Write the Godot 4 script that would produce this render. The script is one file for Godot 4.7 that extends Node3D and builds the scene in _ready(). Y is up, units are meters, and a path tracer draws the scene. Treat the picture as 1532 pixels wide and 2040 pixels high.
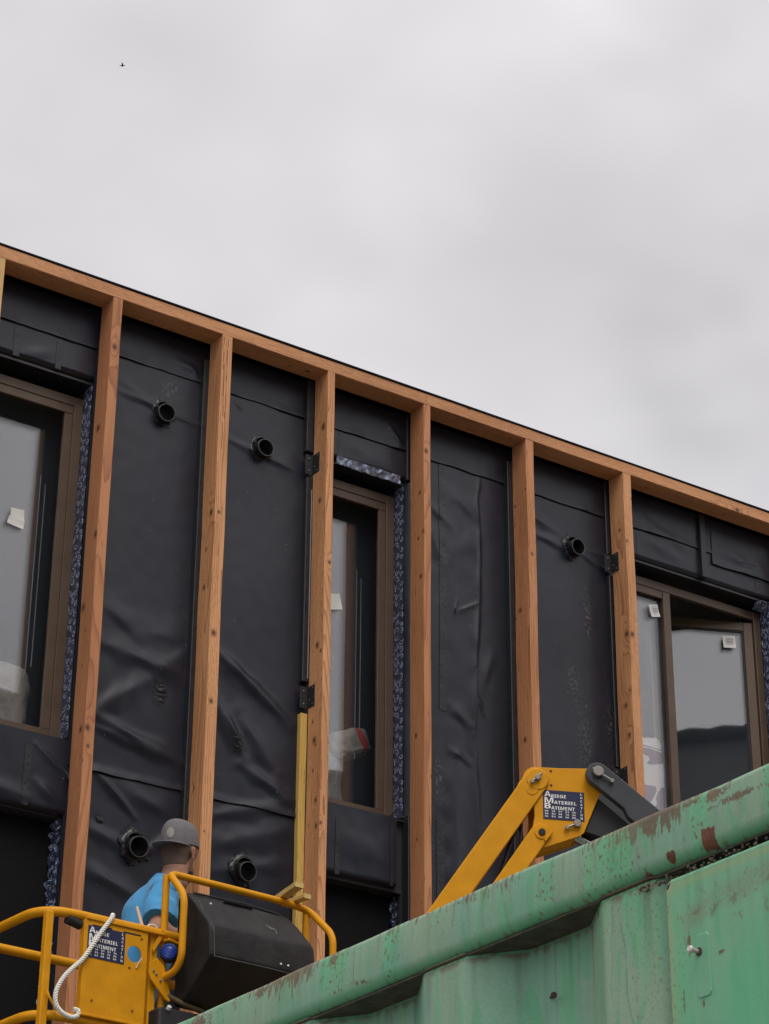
extends Node3D

var rng := RandomNumberGenerator.new()
var nz := FastNoiseLite.new()
var nf := FastNoiseLite.new()
var M := {}
var used := {}

# ---------------------------------------------------------------- nodes
func numbered(called: String) -> String:
	var n: int = used.get(called, 0)
	used[called] = n + 1
	return called if n == 0 else "%s_%03d" % [called, n]

func thing(called: String, label: String, category: String, at: Vector3, group := "") -> Node3D:
	var o := Node3D.new()
	o.name = numbered(called)
	add_child(o, true)
	o.position = at
	o.set_meta("label", label)
	o.set_meta("category", category)
	if group != "":
		o.set_meta("group", group)
	return o

# a mesh with vertices in world metres, hung under a parent (thing or part)
func obj(called: String, st, mat: Material, parent: Node3D, label := "") -> MeshInstance3D:
	var o := MeshInstance3D.new()
	o.name = called
	o.mesh = st.commit() if st is SurfaceTool else st
	o.material_override = mat
	parent.add_child(o, true)
	var p := Vector3.ZERO
	var q: Node3D = parent
	while q != self and q != null:
		p += q.position
		q = q.get_parent() as Node3D
	o.position = -p
	if label != "":
		o.set_meta("label", label)
	return o

func group_node(called: String, parent: Node3D, label := "") -> Node3D:
	var o := Node3D.new()
	o.name = called
	parent.add_child(o, true)
	if label != "":
		o.set_meta("label", label)
	return o

func struct(called: String, st, mat: Material) -> MeshInstance3D:
	var o := obj(called, st, mat, self)
	o.set_meta("kind", "structure")
	return o

# ---------------------------------------------------------------- geometry
func mb() -> SurfaceTool:
	var st := SurfaceTool.new()
	st.begin(Mesh.PRIMITIVE_TRIANGLES)
	return st

func tri(st: SurfaceTool, a: Vector3, b: Vector3, c: Vector3, na: Vector3, nb: Vector3, nc: Vector3, ua := Vector2.ZERO, ub := Vector2.ZERO, uc := Vector2.ZERO) -> void:
	if (b - a).cross(c - a).dot(na + nb + nc) > 0.0:
		var t := b
		b = c
		c = t
		t = nb
		nb = nc
		nc = t
		var u := ub
		ub = uc
		uc = u
	st.set_normal(na)
	st.set_uv(ua)
	st.add_vertex(a)
	st.set_normal(nb)
	st.set_uv(ub)
	st.add_vertex(b)
	st.set_normal(nc)
	st.set_uv(uc)
	st.add_vertex(c)

# flat convex face, normal turned away from `inside`
func face(st: SurfaceTool, p: Array, inside: Vector3, uv: Array = []) -> void:
	var n: Vector3 = (p[1] - p[0]).cross(p[2] - p[0])
	if n.length() < 1e-12 and p.size() > 3:
		n = (p[2] - p[0]).cross(p[3] - p[0])
	n = n.normalized()
	var mid := Vector3.ZERO
	for q in p:
		mid += q / p.size()
	if n.dot(mid - inside) < 0.0:
		n = -n
	for i in range(1, p.size() - 1):
		if uv.is_empty():
			tri(st, p[0], p[i], p[i + 1], n, n, n)
		else:
			tri(st, p[0], p[i], p[i + 1], n, n, n, uv[0], uv[i], uv[i + 1])

func box(st: SurfaceTool, xf: Transform3D, size: Vector3, bevel := 0.0) -> void:
	var h := size / 2.0
	var b: float = minf(bevel, minf(h.x, minf(h.y, h.z)) * 0.9)
	var c := xf.origin
	var P := func(x, y, z): return xf * Vector3(x, y, z)
	if b <= 0.0:
		for s in [-1.0, 1.0]:
			face(st, [P.call(s * h.x, -h.y, -h.z), P.call(s * h.x, h.y, -h.z), P.call(s * h.x, h.y, h.z), P.call(s * h.x, -h.y, h.z)], c)
			face(st, [P.call(-h.x, s * h.y, -h.z), P.call(h.x, s * h.y, -h.z), P.call(h.x, s * h.y, h.z), P.call(-h.x, s * h.y, h.z)], c)
			face(st, [P.call(-h.x, -h.y, s * h.z), P.call(h.x, -h.y, s * h.z), P.call(h.x, h.y, s * h.z), P.call(-h.x, h.y, s * h.z)], c)
		return
	var g := h - Vector3(b, b, b)
	for s in [-1.0, 1.0]:
		face(st, [P.call(s * h.x, -g.y, -g.z), P.call(s * h.x, g.y, -g.z), P.call(s * h.x, g.y, g.z), P.call(s * h.x, -g.y, g.z)], c)
		face(st, [P.call(-g.x, s * h.y, -g.z), P.call(g.x, s * h.y, -g.z), P.call(g.x, s * h.y, g.z), P.call(-g.x, s * h.y, g.z)], c)
		face(st, [P.call(-g.x, -g.y, s * h.z), P.call(g.x, -g.y, s * h.z), P.call(g.x, g.y, s * h.z), P.call(-g.x, g.y, s * h.z)], c)
		for t in [-1.0, 1.0]:
			face(st, [P.call(s * h.x, t * g.y, -g.z), P.call(s * h.x, t * g.y, g.z), P.call(s * g.x, t * h.y, g.z), P.call(s * g.x, t * h.y, -g.z)], c)
			face(st, [P.call(s * h.x, -g.y, t * g.z), P.call(s * h.x, g.y, t * g.z), P.call(s * g.x, g.y, t * h.z), P.call(s * g.x, -g.y, t * h.z)], c)
			face(st, [P.call(-g.x, s * h.y, t * g.z), P.call(g.x, s * h.y, t * g.z), P.call(g.x, s * g.y, t * h.z), P.call(-g.x, s * g.y, t * h.z)], c)
			for w in [-1.0, 1.0]:
				face(st, [P.call(s * h.x, t * g.y, w * g.z), P.call(s * g.x, t * h.y, w * g.z), P.call(s * g.x, t * g.y, w * h.z)], c)

# axis aligned box between two corners
func bx(st: SurfaceTool, a: Vector3, b: Vector3, bevel := 0.0) -> void:
	box(st, Transform3D(Basis(), (a + b) / 2.0), (b - a).abs(), bevel)

# outline in the xy plane of xf, extruded along its z from z0 to z1
func prism(st: SurfaceTool, poly: PackedVector2Array, xf: Transform3D, z0: float, z1: float, bevel := 0.0) -> void:
	if Geometry2D.is_polygon_clockwise(poly):
		poly.reverse()
	var n := poly.size()
	var inn := PackedVector2Array()
	for i in n:
		var e0 := (poly[i] - poly[(i + n - 1) % n]).normalized()
		var e1 := (poly[(i + 1) % n] - poly[i]).normalized()
		var n0 := Vector2(-e0.y, e0.x)
		var n1 := Vector2(-e1.y, e1.x)
		var m := (n0 + n1) / maxf(0.3, 1.0 + n0.dot(n1))
		inn.append(poly[i] + m * bevel)
	var idx := Geometry2D.triangulate_polygon(inn)
	for k in 2:
		var z: float = z1 if k == 0 else z0
		var nn := (xf.basis * Vector3(0, 0, 1.0 if k == 0 else -1.0)).normalized()
		for i in range(0, idx.size(), 3):
			var q := []
			for j in 3:
				q.append(xf * Vector3(inn[idx[i + j]].x, inn[idx[i + j]].y, z))
			tri(st, q[0], q[1], q[2], nn, nn, nn)
	var s: float = signf(z1 - z0)
	for i in n:
		var a := poly[i]
		var b := poly[(i + 1) % n]
		var e := (b - a).normalized()
		var nn := (xf.basis * Vector3(e.y, -e.x, 0)).normalized()
		var zs := xf.basis.z.normalized()
		_quadn(st, xf * Vector3(a.x, a.y, z0 + s * bevel), xf * Vector3(b.x, b.y, z0 + s * bevel), xf * Vector3(b.x, b.y, z1 - s * bevel), xf * Vector3(a.x, a.y, z1 - s * bevel), nn)
		if bevel > 0.0:
			var ia := inn[i]
			var ib := inn[(i + 1) % n]
			_quadn(st, xf * Vector3(a.x, a.y, z1 - s * bevel), xf * Vector3(b.x, b.y, z1 - s * bevel), xf * Vector3(ib.x, ib.y, z1), xf * Vector3(ia.x, ia.y, z1), (nn + zs * s).normalized())
			_quadn(st, xf * Vector3(a.x, a.y, z0 + s * bevel), xf * Vector3(b.x, b.y, z0 + s * bevel), xf * Vector3(ib.x, ib.y, z0), xf * Vector3(ia.x, ia.y, z0), (nn - zs * s).normalized())

func _quadn(st: SurfaceTool, a: Vector3, b: Vector3, c: Vector3, d: Vector3, n: Vector3) -> void:
	tri(st, a, b, c, n, n, n)
	tri(st, a, c, d, n, n, n)

func fillet(pts: Array, rad: float, steps := 6) -> Array:
	var out := [pts[0]]
	for i in range(1, pts.size() - 1):
		var p: Vector3 = pts[i]
		var a: Vector3 = pts[i - 1] - p
		var b: Vector3 = pts[i + 1] - p
		var r: float = minf(rad, minf(a.length(), b.length()) * 0.48)
		var s := p + a.normalized() * r
		var e := p + b.normalized() * r
		for k in steps + 1:
			var t := float(k) / steps
			out.append(s.lerp(p, t).lerp(p.lerp(e, t), t))
	out.append(pts[-1])
	return out

func tube(st: SurfaceTool, pts: Array, r: float, n := 12, r_end := -1.0, squash := 1.0) -> void:
	var up := Vector3(0.137, 0.93, 0.21).normalized()
	var last := []
	var lastn := []
	var cnt := pts.size()
	var t0: Vector3 = (pts[1] - pts[0]).normalized()
	var x := t0.cross(up).normalized()
	if x.length() < 0.1:
		x = Vector3.RIGHT
	for i in cnt:
		var t: Vector3 = (pts[mini(i + 1, cnt - 1)] - pts[maxi(i - 1, 0)]).normalized()
		x = (x - t * x.dot(t)).normalized()
		var y := t.cross(x)
		var rr: float = r if r_end < 0.0 else lerpf(r, r_end, float(i) / (cnt - 1))
		var ring := []
		var rn := []
		for k in n:
			var a := TAU * k / n
			var d := x * cos(a) + y * sin(a)
			ring.append(pts[i] + (x * cos(a) + y * sin(a) * squash) * rr)
			rn.append(d)
		if i > 0:
			for k in n:
				var j := (k + 1) % n
				tri(st, last[k], last[j], ring[j], lastn[k], lastn[j], rn[j])
				tri(st, last[k], ring[j], ring[k], lastn[k], rn[j], rn[k])
		if i == 0 or i == cnt - 1:
			var nn := -t if i == 0 else t
			for k in n:
				tri(st, pts[i], ring[k], ring[(k + 1) % n], nn, nn, nn)
		last = ring
		lastn = rn

# profile: radius, height pairs along the y axis of xf
func lathe(st: SurfaceTool, prof: Array, xf: Transform3D, n := 20) -> void:
	for i in prof.size() - 1:
		var a: Vector2 = prof[i]
		var b: Vector2 = prof[i + 1]
		var d := (b - a).normalized()
		for k in n:
			var q := []
			var nn := []
			for t in [[a, k], [a, k + 1], [b, k + 1], [b, k]]:
				var an: float = TAU * t[1] / n
				q.append(xf * Vector3(cos(an) * t[0].x, t[0].y, sin(an) * t[0].x))
				nn.append((xf.basis * Vector3(cos(an) * d.y, -d.x, sin(an) * d.y)).normalized())
			if a.x > 1e-6:
				tri(st, q[0], q[1], q[2], nn[0], nn[1], nn[2])
			if b.x > 1e-6:
				tri(st, q[0], q[2], q[3], nn[0], nn[2], nn[3])

# a disc or rod with its axis along dir
func rod(st: SurfaceTool, a: Vector3, b: Vector3, r: float, bevel := 0.002, n := 18) -> void:
	var y := (b - a).normalized()
	var x := y.cross(Vector3(0.31, 0.2, 0.93)).normalized()
	var z := x.cross(y)
	var l := (b - a).length()
	lathe(st, [Vector2(0, 0), Vector2(r - bevel, 0), Vector2(r, bevel), Vector2(r, l - bevel), Vector2(r - bevel, l), Vector2(0, l)], Transform3D(Basis(x, y, z), a), n)

func grid(st: SurfaceTool, nu: int, nv: int, fn: Callable, uvf: Callable) -> void:
	var P := []
	for j in nv + 1:
		var row := PackedVector3Array()
		for i in nu + 1:
			row.append(fn.call(float(i) / nu, float(j) / nv))
		P.append(row)
	var base := 0
	for j in nv + 1:
		for i in nu + 1:
			var du: Vector3 = P[j][mini(i + 1, nu)] - P[j][maxi(i - 1, 0)]
			var dv: Vector3 = P[mini(j + 1, nv)][i] - P[maxi(j - 1, 0)][i]
			st.set_normal(du.cross(dv).normalized())
			st.set_uv(uvf.call(P[j][i], float(i) / nu, float(j) / nv))
			st.add_vertex(P[j][i])
	for j in nv:
		for i in nu:
			var a := base + j * (nu + 1) + i
			var b := a + 1
			var c := a + nu + 1
			var d := c + 1
			for k in [a, c, b, b, c, d]:
				st.add_index(k)

# signed field of tapered capsules, meshed as surface nets
func sdf_mesh(st: SurfaceTool, bones: Array, cell: float, k: float, planes: Array, wr := 0.0, wfreq := 0.0) -> void:
	var lo := Vector3(1e9, 1e9, 1e9)
	var hi := -lo
	for b in bones:
		var r: float = maxf(b[2], b[3]) + cell * 3.0
		lo = lo.min(b[0].min(b[1]) - Vector3(r, r, r))
		hi = hi.max(b[0].max(b[1]) + Vector3(r, r, r))
	var sx := int((hi.x - lo.x) / cell) + 2
	var sy := int((hi.y - lo.y) / cell) + 2
	var sz := int((hi.z - lo.z) / cell) + 2
	var F := PackedFloat32Array()
	F.resize(sx * sy * sz)
	F.fill(1.0)
	for b in bones:
		var a: Vector3 = b[0]
		var ab: Vector3 = b[1] - a
		var l2: float = maxf(ab.length_squared(), 1e-9)
		var ra: float = b[2]
		var rb: float = b[3]
		var sq: Vector3 = b[4] if b.size() > 4 else Vector3.ZERO   # axis along which the bone is thinned
		var m: float = maxf(ra, rb) + k + cell * 2.0
		var p0: Vector3 = (a.min(b[1]) - Vector3(m, m, m) - lo) / cell
		var p1: Vector3 = (a.max(b[1]) + Vector3(m, m, m) - lo) / cell
		for z in range(maxi(0, int(p0.z)), mini(sz, int(p1.z) + 1)):
			for y in range(maxi(0, int(p0.y)), mini(sy, int(p1.y) + 1)):
				var at := (z * sy + y) * sx
				for x in range(maxi(0, int(p0.x)), mini(sx, int(p1.x) + 1)):
					var p := lo + Vector3(x, y, z) * cell - a
					var t := clampf(p.dot(ab) / l2, 0.0, 1.0)
					var q := p - ab * t
					if sq != Vector3.ZERO:
						q += sq.normalized() * q.dot(sq.normalized()) * (sq.length() - 1.0)
					var d := q.length() - lerpf(ra, rb, t)
					var o := F[at + x]
					var h := maxf(k - absf(o - d), 0.0) / k
					F[at + x] = minf(o, d) - h * h * k * 0.25
	for z in sz:
		for y in sy:
			for x in sx:
				var i := (z * sy + y) * sx + x
				if F[i] < 0.08:
					var p := lo + Vector3(x, y, z) * cell
					if wr > 0.0:
						F[i] += wr * nz.get_noise_3d(p.x * wfreq, p.y * wfreq * 0.45, p.z * wfreq)
					for pl in planes:
						F[i] = maxf(F[i], (p - pl[0]).dot(pl[1]))
	var vid := {}
	var vs := PackedVector3Array()
	var ns := PackedVector3Array()
	var off := [0, 1, sx, sx + 1, sx * sy, sx * sy + 1, sx * sy + sx, sx * sy + sx + 1]
	var ed := [[0, 1], [2, 3], [4, 5], [6, 7], [0, 2], [1, 3], [4, 6], [5, 7], [0, 4], [1, 5], [2, 6], [3, 7]]
	for z in sz - 1:
		for y in sy - 1:
			for x in sx - 1:
				var i := (z * sy + y) * sx + x
				if absf(F[i]) > cell * 3.0:
					continue
				var neg := 0
				for o in off:
					if F[i + o] < 0.0:
						neg += 1
				if neg == 0 or neg == 8:
					continue
				var s := Vector3.ZERO
				var c := 0
				for e in ed:
					var fa := F[i + off[e[0]]]
					var fb := F[i + off[e[1]]]
					if (fa < 0.0) != (fb < 0.0):
						var t := fa / (fa - fb)
						var A := Vector3(e[0] & 1, (e[0] >> 1) & 1, e[0] >> 2)
						var B := Vector3(e[1] & 1, (e[1] >> 1) & 1, e[1] >> 2)
						s += A.lerp(B, t)
						c += 1
				vid[i] = vs.size()
				vs.append(lo + (Vector3(x, y, z) + s / c) * cell)
				ns.append(Vector3(F[i + 1] + F[i + off[3]] + F[i + off[5]] + F[i + off[7]] - F[i] - F[i + off[2]] - F[i + off[4]] - F[i + off[6]],
					F[i + off[2]] + F[i + off[3]] + F[i + off[6]] + F[i + off[7]] - F[i] - F[i + 1] - F[i + off[4]] - F[i + off[5]],
					F[i + off[4]] + F[i + off[5]] + F[i + off[6]] + F[i + off[7]] - F[i] - F[i + 1] - F[i + off[2]] - F[i + off[3]]).normalized())
	var strides := [1, sx, sx * sy]
	for i in vid:
		for ax in 3:
			# the edge from corner i along ax is shared by four cells
			var u: int = strides[(ax + 1) % 3]
			var w: int = strides[(ax + 2) % 3]
			var fa := F[i]
			var fb := F[i + strides[ax]]
			if (fa < 0.0) == (fb < 0.0):
				continue
			if not (vid.has(i - u) and vid.has(i - w) and vid.has(i - u - w)):
				continue
			var q := [vid[i], vid[i - u], vid[i - u - w], vid[i - w]]
			tri(st, vs[q[0]], vs[q[1]], vs[q[2]], ns[q[0]], ns[q[1]], ns[q[2]])
			tri(st, vs[q[0]], vs[q[2]], vs[q[3]], ns[q[0]], ns[q[2]], ns[q[3]])

# ---------------------------------------------------------------- materials
func lin(r: float, g: float, b: float) -> Color:
	return Color(r, g, b).linear_to_srgb()

func mat(c: Color, rough: float, metal := 0.0, spec := 0.5) -> StandardMaterial3D:
	var m := StandardMaterial3D.new()
	m.albedo_color = c
	m.roughness = rough
	m.metallic = metal
	m.metallic_specular = spec
	return m

func img_tex(w: int, h: int, data: PackedByteArray) -> ImageTexture:
	return ImageTexture.create_from_image(Image.create_from_data(w, h, false, Image.FORMAT_RGB8, data))

# light and dark mottling plus a little relief, laid on without coordinates
func mottled(m: StandardMaterial3D, c0: Color, c1: Color, per_metre: float, sd: int, relief := 0.0) -> StandardMaterial3D:
	var n := FastNoiseLite.new()
	n.seed = sd
	n.frequency = 0.02
	n.fractal_octaves = 5
	var g := Gradient.new()
	g.set_color(0, c0)
	g.set_color(1, c1)
	var t := NoiseTexture2D.new()
	t.width = 256
	t.height = 256
	t.seamless = true
	t.noise = n
	t.color_ramp = g
	m.albedo_color = Color.WHITE
	m.albedo_texture = t
	m.uv1_triplanar = true
	m.uv1_world_triplanar = true
	m.uv1_scale = Vector3.ONE * per_metre
	if relief > 0.0:
		var t2 := NoiseTexture2D.new()
		t2.width = 256
		t2.height = 256
		t2.seamless = true
		t2.noise = n
		t2.as_normal_map = true
		t2.bump_strength = relief
		m.normal_enabled = true
		m.normal_texture = t2
	return m

# timber: growth rings round a pith that wanders, knots, fibre; columns go round the section (side, front, side)
func wood_tex(sd: int, w: int, h: int, side: float, front: float, length: float, light: Color, dark: Color, knots: Array, cracks: Array = []) -> ImageTexture:
	rng.seed = sd
	var data := PackedByteArray()
	data.resize(w * h * 3)
	var ang := rng.randf_range(0.0, TAU)
	var pd := rng.randf_range(0.05, 0.11)
	var px := front * 0.5 + pd * cos(ang)
	var pz := -side * 0.5 + pd * sin(ang)
	var tx := rng.randf_range(-0.012, 0.012)
	var tz := rng.randf_range(-0.02, 0.02)
	var ring := rng.randf_range(0.0065, 0.010)
	var kn := knots.duplicate()
	for i in int(length * 2.0):
		kn.append([rng.randf() * (2.0 * side + front), rng.randf() * length, rng.randf_range(0.003, 0.008)])
	var flecks := []
	for i in int(length * 9.0):
		flecks.append([rng.randf() * (2.0 * side + front), rng.randf() * length, rng.randf_range(0.0012, 0.0022), rng.randf_range(0.012, 0.05)])
	var o := 0
	for j in h:
		var y := length * j / h
		var wx := px + tx * y + 0.02 * nf.get_noise_2d(y * 26.0, sd * 7.0)
		var wz := pz + tz * y + 0.025 * nf.get_noise_2d(y * 22.0, sd * 7.0 + 91.0)
		var near := []
		for q in kn:
			if absf(q[1] - y) < 0.14:
				near.append(q)
		var nearf := []
		for q in flecks:
			if absf(q[1] - y) < q[3] * 1.6:
				nearf.append(q)
		for i in w:
			var s := (2.0 * side + front) * (i + 0.5) / w
			var x := 0.0
			var z := 0.0
			if s < side:
				z = s - side
			elif s < side + front:
				x = s - side
			else:
				x = front
				z = side + front - s
			var r := sqrt((x - wx) * (x - wx) + (z - wz) * (z - wz)) + 0.004 * nf.get_noise_3d(x * 900.0 + sd * 9.0, z * 900.0, y * 70.0)
			var k := 0.0
			for q in near:
				var ds: float = (s - q[0]) / q[2]
				var dy: float = (y - q[1]) / (q[2] * 1.25)
				var e := exp(-(ds * ds + dy * dy) * 0.7)
				k = maxf(k, e)
				r += 0.012 * exp(-(ds * ds * 0.12 + dy * dy * 0.03)) * q[2] / 0.008
			var f := fposmod(r / ring, 1.0)
			var t := 0.85 * f * f * f * f + 0.26 * nf.get_noise_2d(s * 14000.0, y * 130.0 + sd)
			t += 0.22 * nf.get_noise_2d(s * 260.0 + sd * 3.0, y * 45.0)
			t = clampf(t + 0.10, 0.0, 1.0)
			var c := light.lerp(dark, t)
			for q in nearf:
				var es: float = (s - q[0]) / q[2]
				var ey: float = (y - q[1]) / q[3]
				k = maxf(k, 0.42 * exp(-es * es * 0.5 - ey * ey * 1.5))
			for q in cracks:
				if y > q[1] and y < q[3]:
					var cs: float = lerpf(q[0], q[2], (y - q[1]) / (q[3] - q[1])) + 0.0015 * sin(y * 31.0 + q[0] * 900.0)
					if absf(s - cs) < q[4]:
						k = 0.9
			if k > 0.02:
				c = c.lerp(Color(0.075, 0.03, 0.015).linear_to_srgb(), minf(k * 1.05, 0.9))
			data[o] = int(clampf(c.r, 0, 1) * 255.0)
			data[o + 1] = int(clampf(c.g, 0, 1) * 255.0)
			data[o + 2] = int(clampf(c.b, 0, 1) * 255.0)
			o += 3
	return img_tex(w, h, data)

func wood_mat(t: ImageTexture) -> StandardMaterial3D:
	var m := mat(Color.WHITE, 0.62, 0.0, 0.4)
	m.albedo_texture = t
	return m

# a timber along `axis` (from p, length l): section corners given by side vector (from back to front) and front vector
func timber(st: SurfaceTool, p: Vector3, along: Vector3, l: float, side: Vector3, front: Vector3, tex_len: float, bow := 0.0015, ch := 0.003) -> void:
	# p = back corner on the first side; the perimeter goes p -> p+side -> p+side+front -> p+front
	var sl := side.length()
	var fl := front.length()
	var sd := side.normalized()
	var fd := front.normalized()
	var ad := along.normalized()
	var per := 2.0 * sl + fl
	var ring := [[Vector2(ch, 0), ch], [Vector2(sl - ch, 0), sl - ch], [Vector2(sl, ch), sl + ch * 0.5], [Vector2(sl, fl - ch), sl + fl - ch], [Vector2(sl - ch, fl), sl + fl + ch], [Vector2(ch, fl), per - ch], [Vector2(0, fl - ch), per], [Vector2(0, ch), 0.0]]
	var ns := int(maxf(2.0, l / 0.25))
	var cen := sd * sl * 0.5 + fd * fl * 0.5
	for j in ns:
		var q := []
		for e in 2:
			var y := l * (j + e) / ns
			var b := sd * bow * nf.get_noise_2d(y * 60.0, p.x * 900.0) * 2.0 + fd * bow * nf.get_noise_2d(y * 60.0, p.x * 900.0 + 55.0) * 2.0
			var row := []
			for v in ring:
				row.append(p + ad * y + sd * v[0].x + fd * v[0].y + b)
			q.append(row)
		for i in 8:
			var k := (i + 1) % 8
			var u0: float = ring[i][1] / per
			var u1: float = ring[k][1] / per
			if i == 7:
				u0 = 0.0
				u1 = 0.01
			if i == 6:
				u1 = 1.0 - sl / per * 0.0
				u0 = 0.98
			var v0 := l * j / ns / tex_len
			var v1 := l * (j + 1) / ns / tex_len
			face(st, [q[0][i], q[0][k], q[1][k], q[1][i]], p + ad * (l * (j + 0.5) / ns) + cen, [Vector2(u0, v0), Vector2(u1, v0), Vector2(u1, v1), Vector2(u0, v1)])
		for e in 2:
			if (j == 0 and e == 0) or (j == ns - 1 and e == 1):
				var uvs := []
				for v in ring:
					uvs.append(Vector2(0.3 + v[0].x * 0.6, v[0].y * 0.15))
				face(st, q[e], p + ad * l * 0.5 + cen, uvs)

# ---------------------------------------------------------------- the scene
func _ready() -> void:
	nz.seed = 11
	nz.frequency = 1.0
	nz.fractal_octaves = 3
	nf.seed = 5
	nf.frequency = 0.02
	nf.fractal_type = FastNoiseLite.FRACTAL_NONE
	# camera: a long lens from street level, turned 34 degrees along the facade and 27 up
	var cam := Camera3D.new()
	cam.name = "camera"
	cam.transform = Transform3D(Basis(Vector3(0.828007, 0.005969, 0.560685), Vector3(-0.261129, 0.888995, 0.376165), Vector3(-0.496201, -0.457878, 0.737653)), Vector3(-5.212, 1.6, 10.412))
	cam.fov = 24.053
	cam.near = 0.1
	cam.far = 2000.0
	add_child(cam)
	cam.current = true
	var we := WorldEnvironment.new()
	we.name = "world_environment"
	var e := Environment.new()
	e.background_mode = Environment.BG_SKY
	e.sky = Sky.new()
	e.sky.sky_material = make_sky()
	e.tonemap_mode = Environment.TONE_MAPPER_LINEAR
	e.tonemap_exposure = 1.0
	e.sdfgi_enabled = true
	e.ssao_enabled = true
	e.ssil_enabled = true
	we.environment = e
	add_child(we)
	var sun := DirectionalLight3D.new()
	sun.name = "veiled_sun"
	sun.light_energy = 0.5
	sun.light_angular_distance = 30.0
	sun.light_color = Color(1.0, 0.97, 0.93)
	sun.shadow_enabled = true
	add_child(sun)
	sun.look_at_from_position(Vector3(-2.0, 10.0, 6.0), Vector3.ZERO)
	materials()
	ground()
	building()
	opposite()
	skip()
	lift()
	person()
	small_things()

# overcast: brighter towards the zenith and round the hidden sun, soft heaps of cloud
func make_sky() -> PanoramaSkyMaterial:
	var w := 1024
	var h := 512
	var n := FastNoiseLite.new()
	n.seed = 3
	n.frequency = 1.0
	n.fractal_octaves = 5
	n.fractal_gain = 0.45
	var data := PackedFloat32Array()
	data.resize(w * h * 3)
	var heaps := [[Vector3(0.5927, 0.4943, -0.6359), 0.045, -0.150], [Vector3(0.5495, 0.5387, -0.6386), 0.040, -0.050], [Vector3(0.5209, 0.5637, -0.6410), 0.030, -0.045], [Vector3(0.5040, 0.5440, -0.6708), 0.028, -0.035], [Vector3(0.3888, 0.5325, -0.7519), 0.060, 0.050], [Vector3(0.4691, 0.5178, -0.7154), 0.040, 0.060], [Vector3(0.5416, 0.5168, -0.6631), 0.022, 0.050],
		[Vector3(0.3699, 0.6182, -0.6936), 0.030, -0.045], [Vector3(0.3349, 0.5736, -0.7475), 0.030, -0.020], [Vector3(0.3669, 0.5574, -0.7448), 0.040, -0.030], [Vector3(0.5191, 0.6118, -0.5968), 0.070, 0.100], [Vector3(0.4682, 0.5800, -0.6666), 0.040, 0.020], [Vector3(0.4068, 0.6232, -0.6680), 0.030, 0.030], [Vector3(0.5730, 0.5743, -0.5847), 0.030, -0.030]]
	var o := 0
	for j in h:
		var el := PI * (0.5 - (j + 0.5) / h)
		for i in w:
			var az := TAU * (i + 0.5) / w
			var d := Vector3(sin(az) * cos(el), sin(el), -cos(az) * cos(el))
			var c := Vector3(0.712, 0.700, 0.724)
			if d.y > -0.02:
				var up := smoothstep(0.55, 1.0, d.y)
				var near := maxf(0.0, d.dot(Vector3(-0.23, 0.70, 0.70)))
				var k := 1.0 + 0.30 * up + 0.75 * near * near
				var q := Vector3(d.x, d.y * 1.6, d.z) * 2.1
				k *= 1.0 + 0.13 * n.get_noise_3d(q.x, q.y, q.z) + 0.085 * n.get_noise_3d(q.x * 2.6 + 7.0, q.y * 3.4, q.z * 2.6) + 0.035 * n.get_noise_3d(q.x * 8.0 + 17.0, q.y * 11.0, q.z * 8.0)
				for b in heaps:
					var s: float = (d - b[0].normalized()).length() / b[1]
					if s < 3.0:
						k *= 1.0 + b[2] * exp(-s * s * 0.6) * (1.0 + 1.2 * n.get_noise_3d(q.x * 6.0 + 3.0, q.y * 7.0, q.z * 6.0))
				var warm := smoothstep(0.45, 0.68, d.y) * 0.5 + 0.2 * n.get_noise_3d(q.x * 1.3 + 31.0, q.y, q.z)
				c = Vector3(c.x * (1.0 + 0.035 * warm), c.y * (1.0 - 0.012 * warm), c.z * (1.0 - 0.01 * warm)) * k
			else:
				c = Vector3(0.22, 0.21, 0.20)
			data[o] = c.x
			data[o + 1] = c.y
			data[o + 2] = c.z
			o += 3
	var s := PanoramaSkyMaterial.new()
	s.panorama = ImageTexture.create_from_image(Image.create_from_data(w, h, false, Image.FORMAT_RGBF, data.to_byte_array()))
	return s

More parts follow.
